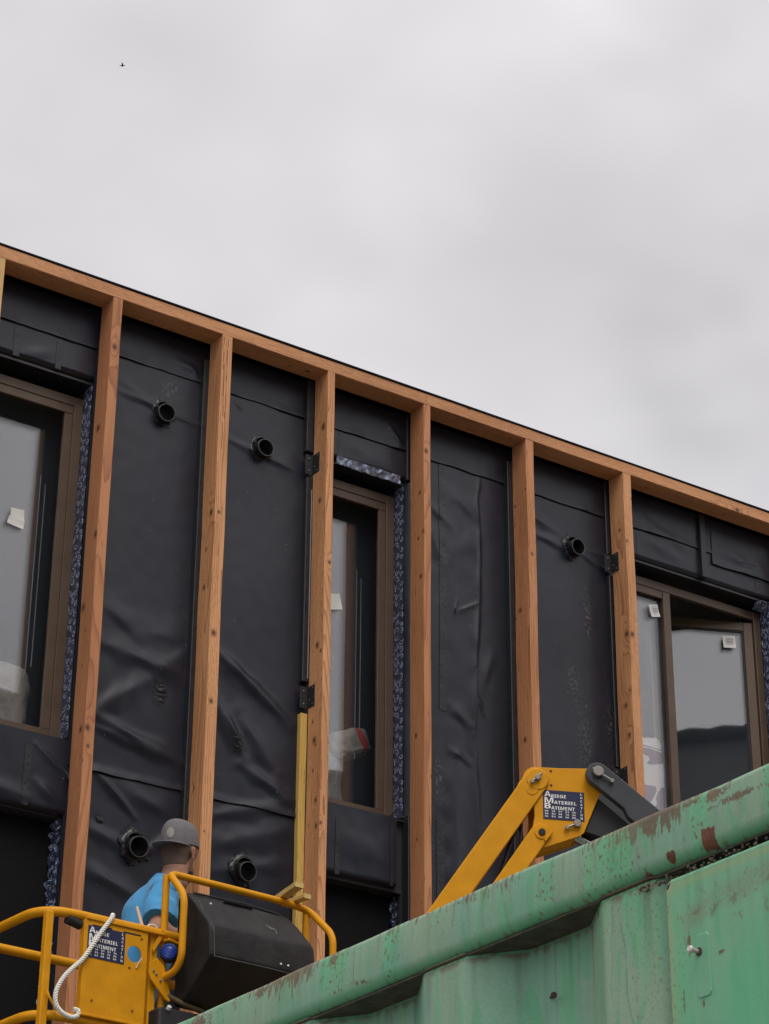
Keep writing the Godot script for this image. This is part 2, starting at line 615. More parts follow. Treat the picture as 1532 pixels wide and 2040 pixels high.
func materials() -> void:
	M.yellow = mottled(mat(Color.WHITE, 0.5, 0.0, 0.32), lin(0.56, 0.240, 0.004), lin(0.70, 0.315, 0.006), 1.6, 4)
	M.black = mat(lin(0.014, 0.014, 0.016), 0.55)
	M.rubber = mat(lin(0.012, 0.012, 0.013), 0.75)
	M.dark_wrap = mottled(mat(Color.WHITE, 0.42, 0.0, 0.5), lin(0.009, 0.0095, 0.012), lin(0.020, 0.021, 0.025), 2.0, 8)
	M.board = mat(lin(0.004, 0.004, 0.0045), 0.75, 0.0, 0.3)  # near-black, carries the darkness of the unlit openings in its colour
	M.grey_paint = mottled(mat(Color.WHITE, 0.45), lin(0.028, 0.032, 0.038), lin(0.043, 0.048, 0.056), 1.5, 9)
	M.steel = mat(lin(0.28, 0.27, 0.25), 0.45, 0.7)
	M.chrome = mat(lin(0.75, 0.75, 0.76), 0.12, 1.0)
	M.console = mottled(mat(Color.WHITE, 0.6, 0.0, 0.38), lin(0.007, 0.007, 0.0075), lin(0.024, 0.023, 0.022), 1.3, 15, 1.5)
	M.frame = mottled(mat(Color.WHITE, 0.42, 0.3, 0.5), lin(0.092, 0.062, 0.042), lin(0.115, 0.078, 0.054), 1.2, 21)
	M.gasket = mat(lin(0.008, 0.008, 0.008), 0.5)
	M.pane = mat(Color(0.40, 0.45, 0.50, 0.028), 0.0, 0.0, 0.5)
	M.pane.transparency = BaseMaterial3D.TRANSPARENCY_ALPHA
	M.pale_grey = mat(lin(0.30, 0.31, 0.33), 0.6)
	M.paper = mat(lin(0.72, 0.72, 0.70), 0.7)
	M.ink = mat(lin(0.12, 0.12, 0.13), 0.7)
	M.sign_blue = mat(lin(0.014, 0.018, 0.062), 0.4)
	M.white = mat(lin(0.74, 0.73, 0.70), 0.6)
	M.plaster = mat(lin(0.27, 0.265, 0.26), 0.9)
	M.roofing = mat(lin(0.006, 0.005, 0.008), 0.8, 0.0, 0.3)
	M.core = mat(lin(0.02, 0.02, 0.022), 0.8)
	M.tape = mat(lin(0.012, 0.013, 0.015), 0.34, 0.0, 0.45)

func ground() -> void:
	var st := mb()
	var m := mottled(mat(Color.WHITE, 0.9), lin(0.20, 0.185, 0.165), lin(0.30, 0.28, 0.25), 0.4, 41)
	_quadn(st, Vector3(-900, 0, -900), Vector3(900, 0, -900), Vector3(900, 0, 900), Vector3(-900, 0, 900), Vector3.UP)
	struct("ground", st, m)
	st = mb()
	_quadn(st, Vector3(-120, 0.005, 8.6), Vector3(120, 0.005, 8.6), Vector3(120, 0.005, 12.6), Vector3(-120, 0.005, 12.6), Vector3.UP)
	struct("road", st, mottled(mat(Color.WHITE, 0.9), lin(0.05, 0.05, 0.05), lin(0.075, 0.074, 0.072), 0.7, 42))

# ---------------------------------------------------------------- the building
const TOP := 8.889      # underside of the head beam
const WALL := -0.19     # the black membrane
var folds := []

func fold(ax, ay, bx_, by, w, h, sharp := 0.0) -> void:
	folds.append([Vector2(ax, ay), Vector2(bx_, by), w * 1.15, h * 0.85, sharp])

func bulge(x: float, y: float) -> float:
	var p := Vector2(x, y)
	var z := 0.007 * nf.get_noise_2d(x * 70.0, y * 42.0 + 900.0) + 0.0007 * nf.get_noise_2d(x * 420.0 + 90.0, y * 300.0)
	for f in folds:
		var a: Vector2 = f[0]
		var ab: Vector2 = f[1] - a
		var reach: float = f[2] * 3.2
		if p.x < minf(a.x, f[1].x) - reach or p.x > maxf(a.x, f[1].x) + reach or p.y < minf(a.y, f[1].y) - reach or p.y > maxf(a.y, f[1].y) + reach:
			continue
		var t := clampf((p - a).dot(ab) / ab.length_squared(), 0.0, 1.0)
		var q := p - a - ab * t
		var wob: float = 1.0 + 0.4 * nf.get_noise_2d(x * 260.0 + f[2] * 5000.0, y * 260.0)
		var d = q.length() / (f[2] * wob)
		var fade := 0.25 + 0.75 * sin(PI * clampf(t, 0.04, 0.96))
		if f[4] > 0.0 and ab.cross(q) > 0.0:
			d *= 1.0 + f[4]
		z += f[3] * fade * (exp(-d * d) if f[4] <= 0.0 else exp(-d * 1.3))
	return z

func membrane_uv(p: Vector3, _u: float, _v: float) -> Vector2:
	return Vector2((p.x + 0.1) / 4.0, (8.9 - p.y) / 3.5)

func sheet(called: String, parent: Node3D, x0: float, x1: float, y0: float, y1: float, z: float, cell: float, how := 0, material = null) -> void:
	var st := mb()
	var fn := func(u: float, v: float) -> Vector3:
		var x := lerpf(x0, x1, u)
		var y := lerpf(y0, y1, v)
		var d := bulge(x, y)
		if how == 1:      # upper strip: its lower edge hangs loose and wavers
			var e := smoothstep(y0 + 0.05, y0, y)
			d += e * (0.004 + 0.010 * maxf(0.0, nz.get_noise_2d(x * 2.6, 3.0)))
			y += e * 0.006 * nz.get_noise_2d(x * 3.0, 17.0)
		if how == 2:      # wraps back at its lower edge
			d -= smoothstep(y0 + 0.03, y0, y) * 0.05
		if how == 3:      # a strip of tape with ragged edges
			if u < 0.01 or u > 0.99:
				x += 0.003 * nz.get_noise_2d(x * 40.0, y * 50.0)
			d += 0.0012 * nz.get_noise_2d(x * 30.0, y * 30.0)
		return Vector3(x, y, z + d)
	grid(st, maxi(2, int((x1 - x0) / cell)), maxi(2, int((y1 - y0) / cell)), fn, membrane_uv)
	obj(called, st, M.membrane if material == null else material, parent)

func make_folds() -> void:
	# first bay
	fold(0.10, 6.86, 0.62, 6.78, 0.045, 0.020)
	fold(0.08, 6.46, 0.42, 6.74, 0.04, 0.020)
	fold(0.42, 6.78, 0.63, 6.93, 0.05, 0.012)
	fold(0.08, 6.44, 0.62, 6.28, 0.035, 0.022)
	fold(0.10, 6.37, 0.45, 6.30, 0.02, 0.012)
	fold(0.12, 6.13, 0.36, 5.93, 0.02, 0.016)
	fold(0.2, 6.1, 0.6, 5.98, 0.05, 0.012)
	fold(0.08, 8.42, 0.66, 8.35, 0.016, 0.008)
	fold(0.08, 8.50, 0.4, 8.36, 0.03, 0.006)
	fold(0.08, 7.1, 0.3, 6.98, 0.05, 0.012)
	fold(0.3, 6.98, 0.62, 7.02, 0.07, 0.010)
	fold(0.08, 5.82, 0.30, 5.76, 0.03, 0.016)
	fold(0.42, 5.75, 0.66, 5.9, 0.03, 0.012)
	fold(0.08, 5.6, 0.40, 5.50, 0.04, 0.018)
	fold(0.46, 8.73, 0.63, 8.70, 0.02, 0.008)
	fold(0.56, 8.72, 0.60, 8.64, 0.012, 0.010)
	# second bay
	fold(0.77, 7.02, 1.30, 6.66, 0.03, 0.020)
	fold(0.77, 6.97, 1.1, 6.80, 0.05, 0.010)
	fold(0.80, 6.72, 1.00, 6.40, 0.035, 0.022)
	fold(0.88, 6.62, 0.98, 6.45, 0.014, 0.012)
	fold(0.96, 6.66, 1.20, 6.36, 0.045, 0.016)
	fold(0.98, 6.36, 1.34, 6.20, 0.03, 0.016)
	fold(0.78, 6.02, 1.30, 6.20, 0.03, 0.014)
	fold(0.78, 5.85, 1.30, 6.05, 0.05, 0.016)
	fold(0.76, 5.70, 1.30, 5.86, 0.04, 0.012)
	fold(0.77, 8.34, 1.32, 8.26, 0.02, 0.009)
	fold(0.86, 8.60, 0.92, 8.55, 0.02, 0.006)
	fold(1.12, 8.3, 1.36, 8.24, 0.05, 0.006)
	# fourth bay: upright pleats
	fold(2.625, 8.62, 2.600, 8.44, 0.018, 0.014, 0.8)
	fold(2.600, 8.47, 2.617, 8.20, 0.014, 0.020, 1.2)
	fold(2.615, 8.22, 2.612, 7.78, 0.020, 0.026, 1.6)
	fold(2.612, 7.80, 2.58, 7.34, 0.022, 0.024, 1.2)
	fold(2.585, 7.36, 2.56, 6.90, 0.035, 0.016, 0.6)
	fold(2.56, 6.95, 2.59, 6.20, 0.03, 0.012, 0.4)
	fold(2.44, 7.66, 2.60, 7.76, 0.014, 0.018, 0.6)
	fold(2.42, 7.64, 2.44, 7.74, 0.010, 0.014, 0.6)
	fold(2.36, 8.46, 2.60, 8.36, 0.05, 0.010)
	fold(2.20, 8.28, 2.33, 7.96, 0.03, 0.014)
	fold(2.20, 8.36, 2.42, 8.20, 0.03, 0.008)
	fold(2.40, 8.0, 2.58, 8.22, 0.05, 0.010)
	fold(2.43, 8.56, 2.38, 7.5, 0.07, 0.012)
	fold(2.70, 7.45, 2.62, 7.20, 0.03, 0.010)
	fold(2.59, 7.14, 2.64, 7.04, 0.014, 0.014, 0.5)
	fold(2.44, 6.9, 2.40, 5.6, 0.05, 0.014)
	fold(2.40, 7.05, 2.52, 6.95, 0.03, 0.012)
	fold(2.40, 6.76, 2.52, 6.72, 0.02, 0.012)
	# fifth bay
	fold(2.98, 8.37, 3.34, 8.32, 0.022, 0.012)
	fold(2.98, 8.50, 3.24, 8.42, 0.025, 0.010)
	fold(3.40, 8.34, 3.66, 8.24, 0.02, 0.010)
	fold(3.36, 8.36, 3.62, 8.36, 0.012, 0.006)
	# spandrels and heads
	fold(-0.24, 6.20, 0.0, 6.02, 0.02, 0.016, 0.4)
	fold(-0.22, 6.00, -0.10, 5.90, 0.02, 0.014)
	fold(-0.6, 5.95, -0.26, 5.90, 0.03, 0.012)
	fold(1.60, 6.1, 2.00, 5.98, 0.08, 0.010)
	fold(1.58, 8.58, 2.0, 8.48, 0.05, 0.008)
	fold(1.95, 8.78, 2.03, 8.64, 0.014, 0.014, 0.6)
	fold(1.99, 8.72, 2.05, 8.66, 0.012, 0.010)
	fold(-0.5, 8.46, -0.30, 8.53, 0.03, 0.008)
	fold(3.88, 8.72, 4.36, 8.60, 0.04, 0.008)
	fold(3.9, 8.6, 4.3, 8.5, 0.04, 0.008)
	fold(4.6, 8.68, 5.05, 8.60, 0.05, 0.010)

# dust and scuffs lie on the membrane where site traffic brushed it
func membrane_tex() -> ImageTexture:
	var w := 840
	var h := 735
	var data := PackedByteArray()
	data.resize(w * h * 3)
	var spots := [[0.435, 8.53, 0.045, 0.06, 0.9], [3.45, 7.90, 0.03, 0.16, 0.9], [3.32, 7.42, 0.05, 0.13, 0.55], [3.40, 7.05, 0.06, 0.20, 0.55], [3.62, 7.2, 0.05, 0.2, 0.6],
		[2.31, 6.58, 0.03, 0.14, 0.7], [3.07, 8.58, 0.03, 0.03, 0.5], [3.60, 6.8, 0.05, 0.16, 0.6], [2.64, 7.05, 0.03, 0.03, 0.4]]
	var o := 0
	for j in h:
		var y := 8.9 - 3.5 * j / h
		for i in w:
			var x := -0.1 + 4.0 * i / w
			var t := 1.0 + 0.14 * nf.get_noise_2d(x * 40.0, y * 26.0) + 0.07 * nf.get_noise_2d(x * 300.0 + 80.0, y * 240.0)
			var c := Vector3(0.0085, 0.0112, 0.0200) * t
			for s in spots:
				var dx: float = (x - s[0]) / s[2]
				var dy: float = (y - s[1]) / s[3]
				var g := dx * dx + dy * dy
				if g < 4.0:
					var k: float = s[4] * exp(-g * 1.1) * smoothstep(0.12, 0.55, nf.get_noise_2d(x * 2600.0 + y * 800.0, y * 1500.0))
					c = c.lerp(Vector3(0.17, 0.15, 0.115), k * 0.7)
			var q := Color(c.x, c.y, c.z).linear_to_srgb()
			data[o] = int(q.r * 255.0 + 0.5)
			data[o + 1] = int(q.g * 255.0 + 0.5)
			data[o + 2] = int(q.b * 255.0 + 0.5)
			o += 3
	# staples and specks of plaster
	rng.seed = 19
	for k in 90:
		var at := (rng.randi_range(0, h - 1) * w + rng.randi_range(0, w - 1)) * 3
		var v := rng.randi_range(90, 170)
		for c in 3:
			data[at + c] = v
	return img_tex(w, h, data)

# printed foil of the window tapes: pale arcs and dashes on navy
func foil_tex() -> ImageTexture:
	var w := 96
	var h := 960
	var im := Image.create_empty(w, h, false, Image.FORMAT_RGB8)
	im.fill(lin(0.032, 0.043, 0.085))
	rng.seed = 77
	var ink := lin(0.42, 0.49, 0.66)
	for r in 20:
		var cy := 24 + r * 48 + rng.randi_range(-9, 9)
		for side in 2:
			var cx := 24 + side * 50
			var yy := cy + side * 22
			var a0 := rng.randf_range(0.0, 6.0)
			var sweep := rng.randf_range(2.4, 5.2)
			var rad := rng.randf_range(-4.0, 3.0)
			for k in 90:
				var a := a0 + sweep * k / 90.0
				for rr in [14.0 + rad, 15.0 + rad, 16.0 + rad, 17.0 + rad]:
					im.set_pixel(posmod(int(cx + cos(a) * rr), w), posmod(int(yy + sin(a) * rr * 1.05), h), ink)
			for g in 5:
				for k in 8:
					for b in 2:
						if rng.randf() < 0.8:
							im.set_pixel(posmod(int(cx - 8 + g * 4 + b), w), posmod(yy - 6 + k + (g % 2) * 3, h), ink)
			for k in 26:
				for b in 3:
					if k % 5 != 4 and rng.randf() < 0.75:
						im.set_pixel(posmod(cx + 22 + b, w), posmod(yy - 13 + k, h), ink)
			for k in 7:
				im.fill_rect(Rect2i(posmod(cx - 23 + k % 2, w - 4), posmod(yy + 10 + k * 2, h - 3), 2, 2), ink)
	return ImageTexture.create_from_image(im)

func foil(called: String, parent: Node3D, a: Vector3, du: Vector3, dv: Vector3, nrm: Vector3, amp: float, label := "", m: Material = null) -> void:
	var st := mb()
	var lu := du.length()
	var lv := dv.length()
	var fn := func(u: float, v: float) -> Vector3:
		var p := a + du * u + dv * v
		var k := nz.get_noise_3d(p.x * 22.0, p.y * 15.0, p.z * 22.0)
		var e := 0.004 * nz.get_noise_2d(v * lv * 14.0, 5.0) * (1.0 if u > 0.9 else 0.0)
		return p + nrm * (amp * (absf(k) * 2.0)) + du.normalized() * e
	grid(st, maxi(4, int(lu / 0.012)), maxi(6, int(lv / 0.016)), fn, func(_p, u, v): return Vector2(u * lu / 0.10, v * lv / 1.10))
	obj(called, st, M.foil if m == null else m, parent, label)

func window(b: Node3D, label: String, x0: float, x1: float, y0: float, y1: float, mull := -1.0, zg := -0.425) -> Node3D:
	var wn := group_node("window", b, label)
	var zf := -0.288
	var st := mb()
	var f := 0.058
	var dp := 0.030
	bx(st, Vector3(x0, y0, zf - dp), Vector3(x0 + f, y1, zf), 0.003)
	bx(st, Vector3(x1 - f, y0, zf - dp), Vector3(x1, y1, zf), 0.003)
	bx(st, Vector3(x0 + f, y1 - f, zf - dp), Vector3(x1 - f, y1, zf - 0.001), 0.003)
	bx(st, Vector3(x0 + f, y0, zf - dp), Vector3(x1 - f, y0 + 0.05, zf - 0.001), 0.003)
	if mull > 0.0:
		bx(st, Vector3(mull - 0.03, y0 + 0.05, zf - 0.085), Vector3(mull + 0.03, y1 - f, zf - 0.002), 0.003)
	obj("frame", st, M.frame, wn)
	# fixed glazing set well back behind the cover frame
	var xr: float = mull if mull > 0.0 else x1
	st = mb()
	bx(st, Vector3(x0 + f, y1 - f - 0.052, zf - dp + 0.001), Vector3(xr - (0.032 if mull > 0.0 else f), y1 - f, zf - 0.006), 0.003)
	bx(st, Vector3(x0 + f, y0 + 0.051, zf - dp + 0.001), Vector3(x0 + f + 0.052, y1 - f - 0.053, zf - 0.006), 0.003)
	if mull < 0.0:
		bx(st, Vector3(x1 - f - 0.052, y0 + 0.051, zf - dp + 0.001), Vector3(x1 - f, y1 - f - 0.053, zf - 0.006), 0.003)
	obj("inner_frame", st, M.frame, wn)
	st = mb()
	bx(st, Vector3(x0, y1 - 0.012, zg - 0.05), Vector3(xr, y1, zf - dp - 0.002))
	bx(st, Vector3(x0, y0, zg - 0.05), Vector3(xr, y0 + 0.012, zf - dp - 0.002))
	bx(st, Vector3(xr - (0.032 if mull > 0.0 else 0.010), y0 + 0.013, zg - 0.05), Vector3(xr - (0.0305 if mull > 0.0 else 0.0), y1 - 0.013, zf - dp - 0.002))
	bx(st, Vector3(x0, y0 + 0.013, zg - 0.05), Vector3(x0 + 0.010, y1 - 0.013, zf - dp - 0.002))
	obj("gasket", st, M.gasket, wn)
	for z in [0.0, -0.016, -0.032]:
		st = mb()
		bx(st, Vector3(x0 + 0.012, y0 + 0.014, zg + z - 0.002), Vector3(xr - (0.034 if mull > 0.0 else 0.012), y1 - 0.014, zg + z + 0.002))
		obj("pane", st, M.pane, wn)
	st = mb()
	bx(st, Vector3(x0 - 0.01, y0 - 0.026, zf - 0.08), Vector3(x1 - 0.002, y0 - 0.002, zf + 0.03), 0.003)
	obj("sill", st, M.frame, wn)
	return wn

# a sash of four bars, black gasket and two panes; local frame xf with x along the sash, origin at its lower left corner
func sash(wn: Node3D, xf: Transform3D, w: float, h: float, bar: float) -> void:
	var st := mb()
	var B := func(s, a, c, bv): box(s, xf * Transform3D(Basis(), (a + c) / 2.0), (c - a).abs(), bv)
	B.call(st, Vector3(0, 0, -0.07), Vector3(bar, h, -0.004), 0.003)
	B.call(st, Vector3(w - bar, 0, -0.07), Vector3(w, h, -0.004), 0.003)
	B.call(st, Vector3(bar, h - bar, -0.069), Vector3(w - bar, h, -0.005), 0.003)
	B.call(st, Vector3(bar, 0, -0.069), Vector3(w - bar, minf(bar, 0.03), -0.005), 0.003)
	obj("sash", st, M.frame, wn)
	var lo: float = minf(bar, 0.03)
	st = mb()
	var g := 0.010
	B.call(st, Vector3(bar, lo, -0.06), Vector3(bar + g, h - bar, -0.012), 0.001)
	B.call(st, Vector3(w - bar - g, lo, -0.06), Vector3(w - bar, h - bar, -0.012), 0.001)
	B.call(st, Vector3(bar + g, h - bar - g, -0.06), Vector3(w - bar - g, h - bar, -0.012), 0.001)
	B.call(st, Vector3(bar + g, lo, -0.06), Vector3(w - bar - g, lo + g, -0.012), 0.001)
	obj("gasket", st, M.gasket, wn)
	for z in [-0.022, -0.038, -0.054]:
		st = mb()
		B.call(st, Vector3(bar + g - 0.002, lo + g - 0.002, z - 0.002), Vector3(w - bar - g + 0.002, h - bar - g + 0.002, z + 0.002), 0.0)
		obj("pane", st, M.pane, wn)

func ell(st: SurfaceTool, x: float, y: float, h: float) -> void:
	# bracket: one leaf on the post's side, one on the batten
	bx(st, Vector3(x - 0.003, y - h / 2, -0.150), Vector3(x, y + h / 2, -0.075), 0.001)
	bx(st, Vector3(x - 0.052, y - h / 2, -0.150), Vector3(x - 0.003, y + h / 2, -0.147), 0.001)

func building() -> void:
	make_folds()
	M.membrane = mat(Color.WHITE, 0.38, 0.0, 0.5)
	M.membrane.albedo_texture = membrane_tex()
	M.foil = mat(Color.WHITE, 0.38, 0.0, 0.5)
	M.foil.albedo_texture = foil_tex()
	M.foil_pale = mottled(mat(Color.WHITE, 0.35, 0.3, 0.5), lin(0.10, 0.13, 0.22), lin(0.50, 0.55, 0.66), 9.0, 23)
	var b := thing("building", "timber framed building clad in black membrane, bare larch posts, brown windows", "building", Vector3(2.0, 0, -2.5))
	var light := lin(0.585, 0.290, 0.134)
	var dark := lin(0.29, 0.120, 0.050)
	# head beam: two lengths butted over a post
	for k in 2:
		var m := wood_mat(wood_tex(301 + k, 112, 1024, 0.145, 0.077, 7.0, light, dark, [[0.16, 1.5 + k, 0.012], [0.19, 3.1, 0.010]]))
		var st := mb()
		var xa: float = -4.2 if k == 0 else 2.1
		timber(st, Vector3(xa, TOP, -0.145), Vector3.RIGHT, 6.298 if k == 0 else 5.2, Vector3(0, 0, 0.145), Vector3(0, 0.077, 0), 7.0, 0.001)
		obj("head_beam", st, m, b)
	var st := mb()
	bx(st, Vector3(-4.3, TOP + 0.079, -6.0), Vector3(7.4, TOP + 0.090, 0.006), 0.001)
	obj("roof_edge", st, M.roofing, b)
	# posts: right edge, width
	var posts := [[-0.732, 0.060], [0.0, 0.059], [0.72, 0.067], [1.432, 0.050], [2.126, 0.050], [2.913, 0.060], [3.696, 0.066], [5.19, 0.060]]
	for i in posts.size():
		var p = posts[i]
		var l := light
		var d := dark
		if i == 0:
			l = lin(0.66, 0.42, 0.19)
			d = lin(0.45, 0.26, 0.10)
		if i == 1:
			l = lin(0.53, 0.242, 0.111)
			d = lin(0.27, 0.105, 0.045)
		if i == 4 or i == 5:
			l = lin(0.565, 0.265, 0.121)
			d = lin(0.27, 0.105, 0.042)
		var knots := []
		if i == 3:
			knots = [[0.10, TOP - 8.53, 0.014], [0.08, TOP - 8.05, 0.010], [0.08, TOP - 7.13, 0.012], [0.07, TOP - 6.56, 0.013], [0.10, TOP - 6.2, 0.009], [0.11, TOP - 6.05, 0.009]]
		elif i == 1:
			knots = [[0.06, TOP - 8.08, 0.014], [0.12, TOP - 7.4, 0.013], [0.03, TOP - 7.0, 0.014], [0.17, TOP - 8.57, 0.012], [0.10, TOP - 6.28, 0.012], [0.16, TOP - 6.28, 0.011]]
		elif i == 2:
			knots = [[0.10, TOP - 7.75, 0.012], [0.17, TOP - 7.0, 0.012], [0.17, TOP - 6.6, 0.009], [0.06, TOP - 7.3, 0.010], [0.17, TOP - 7.74, 0.007]]
		elif i == 4:
			knots = [[0.16, TOP - 8.57, 0.010], [0.10, TOP - 8.3, 0.008], [0.11, TOP - 7.74, 0.010], [0.08, TOP - 8.0, 0.007], [0.06, TOP - 6.75, 0.009]]
		elif i == 5:
			knots = [[0.05, TOP - 7.75, 0.010], [0.07, TOP - 6.9, 0.010], [0.17, TOP - 8.1, 0.007]]
		elif i == 6:
			knots = [[0.11, TOP - 7.77, 0.013], [0.16, TOP - 7.76, 0.012], [0.08, TOP - 7.3, 0.010], [0.09, TOP - 8.5, 0.007], [0.10, TOP - 7.1, 0.008]]
		var tone: float = [1.0, 0.96, 1.03, 1.04, 0.95, 0.98, 1.02, 1.0][i]
		l = Color(l.r * tone, l.g * (1.0 + (tone - 1.0) * 1.3), l.b * (1.0 + (tone - 1.0) * 1.3))
		var m := wood_mat(wood_tex(101 + i * 13, 112, 1024, 0.145, p[1], 6.0, l, d, knots, [[0.153, 0.01, 0.172, 0.75, 0.0014], [0.182, 0.02, 0.178, 0.55, 0.0011]] if i == 2 else []))
		st = mb()
		timber(st, Vector3(p[0] - p[1], TOP - 0.001, -0.145), Vector3.DOWN, 6.0, Vector3(0, 0, 0.145), Vector3(p[1], 0, 0), 6.0)
		var made := obj("post", st, m, b)
		# the row goes on past both ends of the picture
		for far in [[1, -1.46], [2, -2.18], [3, -2.90], [4, -3.60], [5, 5.93], [6, 6.66]]:
			if far[0] == i:
				var more: Node3D = made.duplicate()
				b.add_child(more, true)
				more.position.x += far[1] - p[0]
	# wall behind the membrane, with openings for three upper and two lower windows
	st = mb()
	var zb := -0.48
	var zc := -0.215
	for r in [[-4.2, -1.40, 0.0, TOP], [-0.055, 1.46, 0.0, TOP], [2.063, 3.74, 0.0, TOP], [5.022, 7.3, 0.0, TOP],
			[-1.40, -0.055, 8.42, TOP], [1.46, 2.063, 8.42, TOP], [3.74, 5.022, 8.42, TOP],
			[-1.40, -0.055, 5.84, 6.27], [1.46, 2.063, 5.84, 6.27], [3.74, 5.022, 5.0, 6.27],
			[-1.40, -0.055, 0.0, 3.7], [1.46, 2.063, 0.0, 3.7], [3.74, 5.022, 0.0, 3.7]]:
		bx(st, Vector3(r[0], r[2], zb), Vector3(r[1], r[3], zc))
	obj("wall", st, M.core, b)
	st = mb()
	bx(st, Vector3(-4.2, 0, -6.0), Vector3(-4.05, TOP, zb))
	bx(st, Vector3(7.15, 0, -6.0), Vector3(7.3, TOP, zb))
	bx(st, Vector3(-4.05, 0, -6.0), Vector3(7.15, TOP, -5.85))
	bx(st, Vector3(-4.05, TOP - 0.25, -5.85), Vector3(7.15, TOP, zb - 0.002))
	bx(st, Vector3(-4.05, 5.95, -5.85), Vector3(7.15, 6.25, zb - 0.002))
	obj("room_shell", st, M.plaster, b)
	st = mb()
	for r in [[-1.40, -0.055], [1.46, 2.063], [3.74, 5.022]]:
		bx(st, Vector3(r[0], 3.7, -0.34), Vector3(r[1], 5.84 if r[0] < 3.0 else 5.0, -0.30))
		obj("dark_window_sheet", st, M.board, b)  # near-black sheet in place of unlit window glass, its darkness put into the colour
		st = mb()
	# membrane sheets
	sheet("membrane_sheet", b, -4.0, 7.2, 8.636, TOP - 0.002, WALL + 0.006, 0.02, 1)
	sheet("membrane_sheet", b, -1.42, -0.05, 8.415, 8.66, WALL, 0.015, 2)
	sheet("membrane_sheet", b, -0.055, 1.462, 6.128, 8.66, WALL + 0.003, 0.011, 1)
	sheet("membrane_sheet", b, 1.455, 2.07, 8.425, 8.66, WALL + 0.001, 0.012, 2)
	sheet("membrane_sheet", b, 2.063, 3.75, 5.0, 8.66, WALL, 0.011)
	sheet("membrane_sheet", b, 3.73, 5.03, 8.412, 8.66, WALL + 0.001, 0.015, 2)
	sheet("membrane_sheet", b, -0.055, 1.462, 4.4, 6.17, WALL - 0.003, 0.012)
	sheet("membrane_sheet", b, -1.42, -0.05, 5.835, 6.262, WALL + 0.006, 0.012, 2)
	sheet("membrane_sheet", b, 1.455, 2.01, 5.845, 6.266, WALL + 0.012, 0.012, 2)
	sheet("membrane_sheet", b, 3.73, 5.03, 4.9, 6.30, WALL + 0.006, 0.02)
	sheet("membrane_sheet", b, -4.0, -1.385, 4.4, 8.66, WALL, 0.03)
	sheet("membrane_sheet", b, 5.02, 7.2, 4.4, 8.66, WALL, 0.03)
	sheet("membrane_sheet", b, 4.52, 5.05, 8.56, 8.80, WALL + 0.011, 0.012, 1)
	st = mb()
	for r in [[-1.42, -0.05], [1.455, 2.07], [3.73, 5.03]]:
		for q in [[8.405, 8.418, -0.29, WALL - 0.012], [6.252, 6.262, -0.21, WALL + 0.003]]:
			st = mb()
			bx(st, Vector3(r[0], q[0], q[2]), Vector3(r[1], q[1], q[3]))
			obj("membrane_return", st, M.dark_wrap, b)
	# tapes over the seams
	for t in [[2.315, 2.365, 7.0, 8.63], [2.235, 2.27, 5.2, 6.4], [2.29, 2.345, 5.2, 6.32], [-0.56, -0.52, 8.43, 8.62], [-0.30, -0.265, 8.43, 8.625], [1.585, 1.62, 8.44, 8.62],
			[-0.30, -0.262, 5.86, 6.2], [1.60, 1.63, 5.86, 6.18], [3.875, 3.90, 8.45, 8.62], [4.90, 4.925, 8.45, 8.62], [1.965, 1.985, 5.86, 6.28]]:
		var zo: float = 0.0025 if t[2] > 6.4 else 0.0145 if t[0] > 1.5 and t[0] < 2.0 else 0.0085
		if t[0] > 2.2 and t[0] < 2.4:
			zo = 0.003
		sheet("seam_tape", b, t[0], t[1], t[2], t[3], WALL + zo, 0.008, 3, M.dark_wrap)
	# battens behind the posts
	for t in [[0.624, 0.688, 5.6, 8.785, 0.046], [1.338, 1.398, 8.40, 8.93, 0.040], [1.345, 1.398, 6.93, 8.23, 0.040], [2.062, 2.100, 8.43, TOP, 0.030], [2.815, 2.884, 5.0, 8.79, 0.044],
			[3.604, 3.668, 8.36, TOP, 0.034], [3.614, 3.672, 6.92, 8.22, 0.034], [4.408, 4.452, 8.425, TOP - 0.002, 0.035], [2.064, 2.112, 5.0, 6.285, 0.05]]:
		st = mb()
		bx(st, Vector3(t[0], t[2], WALL - 0.01), Vector3(t[1], minf(t[3], TOP - 0.003), WALL + t[4]), 0.004)
		obj("batten", st, M.dark_wrap, b)
	st = mb()
	timber(st, Vector3(1.338, 6.735, WALL + 0.002), Vector3.DOWN, 2.3, Vector3(0, 0, 0.040), Vector3(0.044, 0, 0), 6.0)
	obj("batten", st, wood_mat(wood_tex(55, 80, 512, 0.05, 0.05, 6.0, lin(0.62, 0.43, 0.12), lin(0.48, 0.30, 0.07), [])), b, "bare yellow batten beside the third post")
	st = mb()
	bx(st, Vector3(1.3755, 6.95, -0.1495), Vector3(1.3795, 8.15, -0.1465))
	obj("gap_light_strip", st, M.pale_grey, b)  # pale bar stands in for light showing through the gap by the post
	# steel angle brackets with screw heads
	for t in [[1.384, 8.31, 0.13], [1.384, 6.83, 0.13], [3.629, 8.29, 0.125], [3.629, 6.845, 0.12]]:
		var br := group_node("bracket", b)
		st = mb()
		ell(st, t[0] - 0.0015, t[1], t[2])
		obj("leaf", st, M.black, br)
		for q in 8:
			st = mb()
			var yy: float = t[1] + (q / 2 - 1.5) * t[2] * 0.25
			var zz: float = -0.095 - 0.03 * (q % 2)
			rod(st, Vector3(t[0] - 0.0045, yy, zz), Vector3(t[0] - 0.0075, yy, zz), 0.004, 0.001, 8)
			obj("screw", st, M.steel if q % 3 == 0 else M.rubber, br)
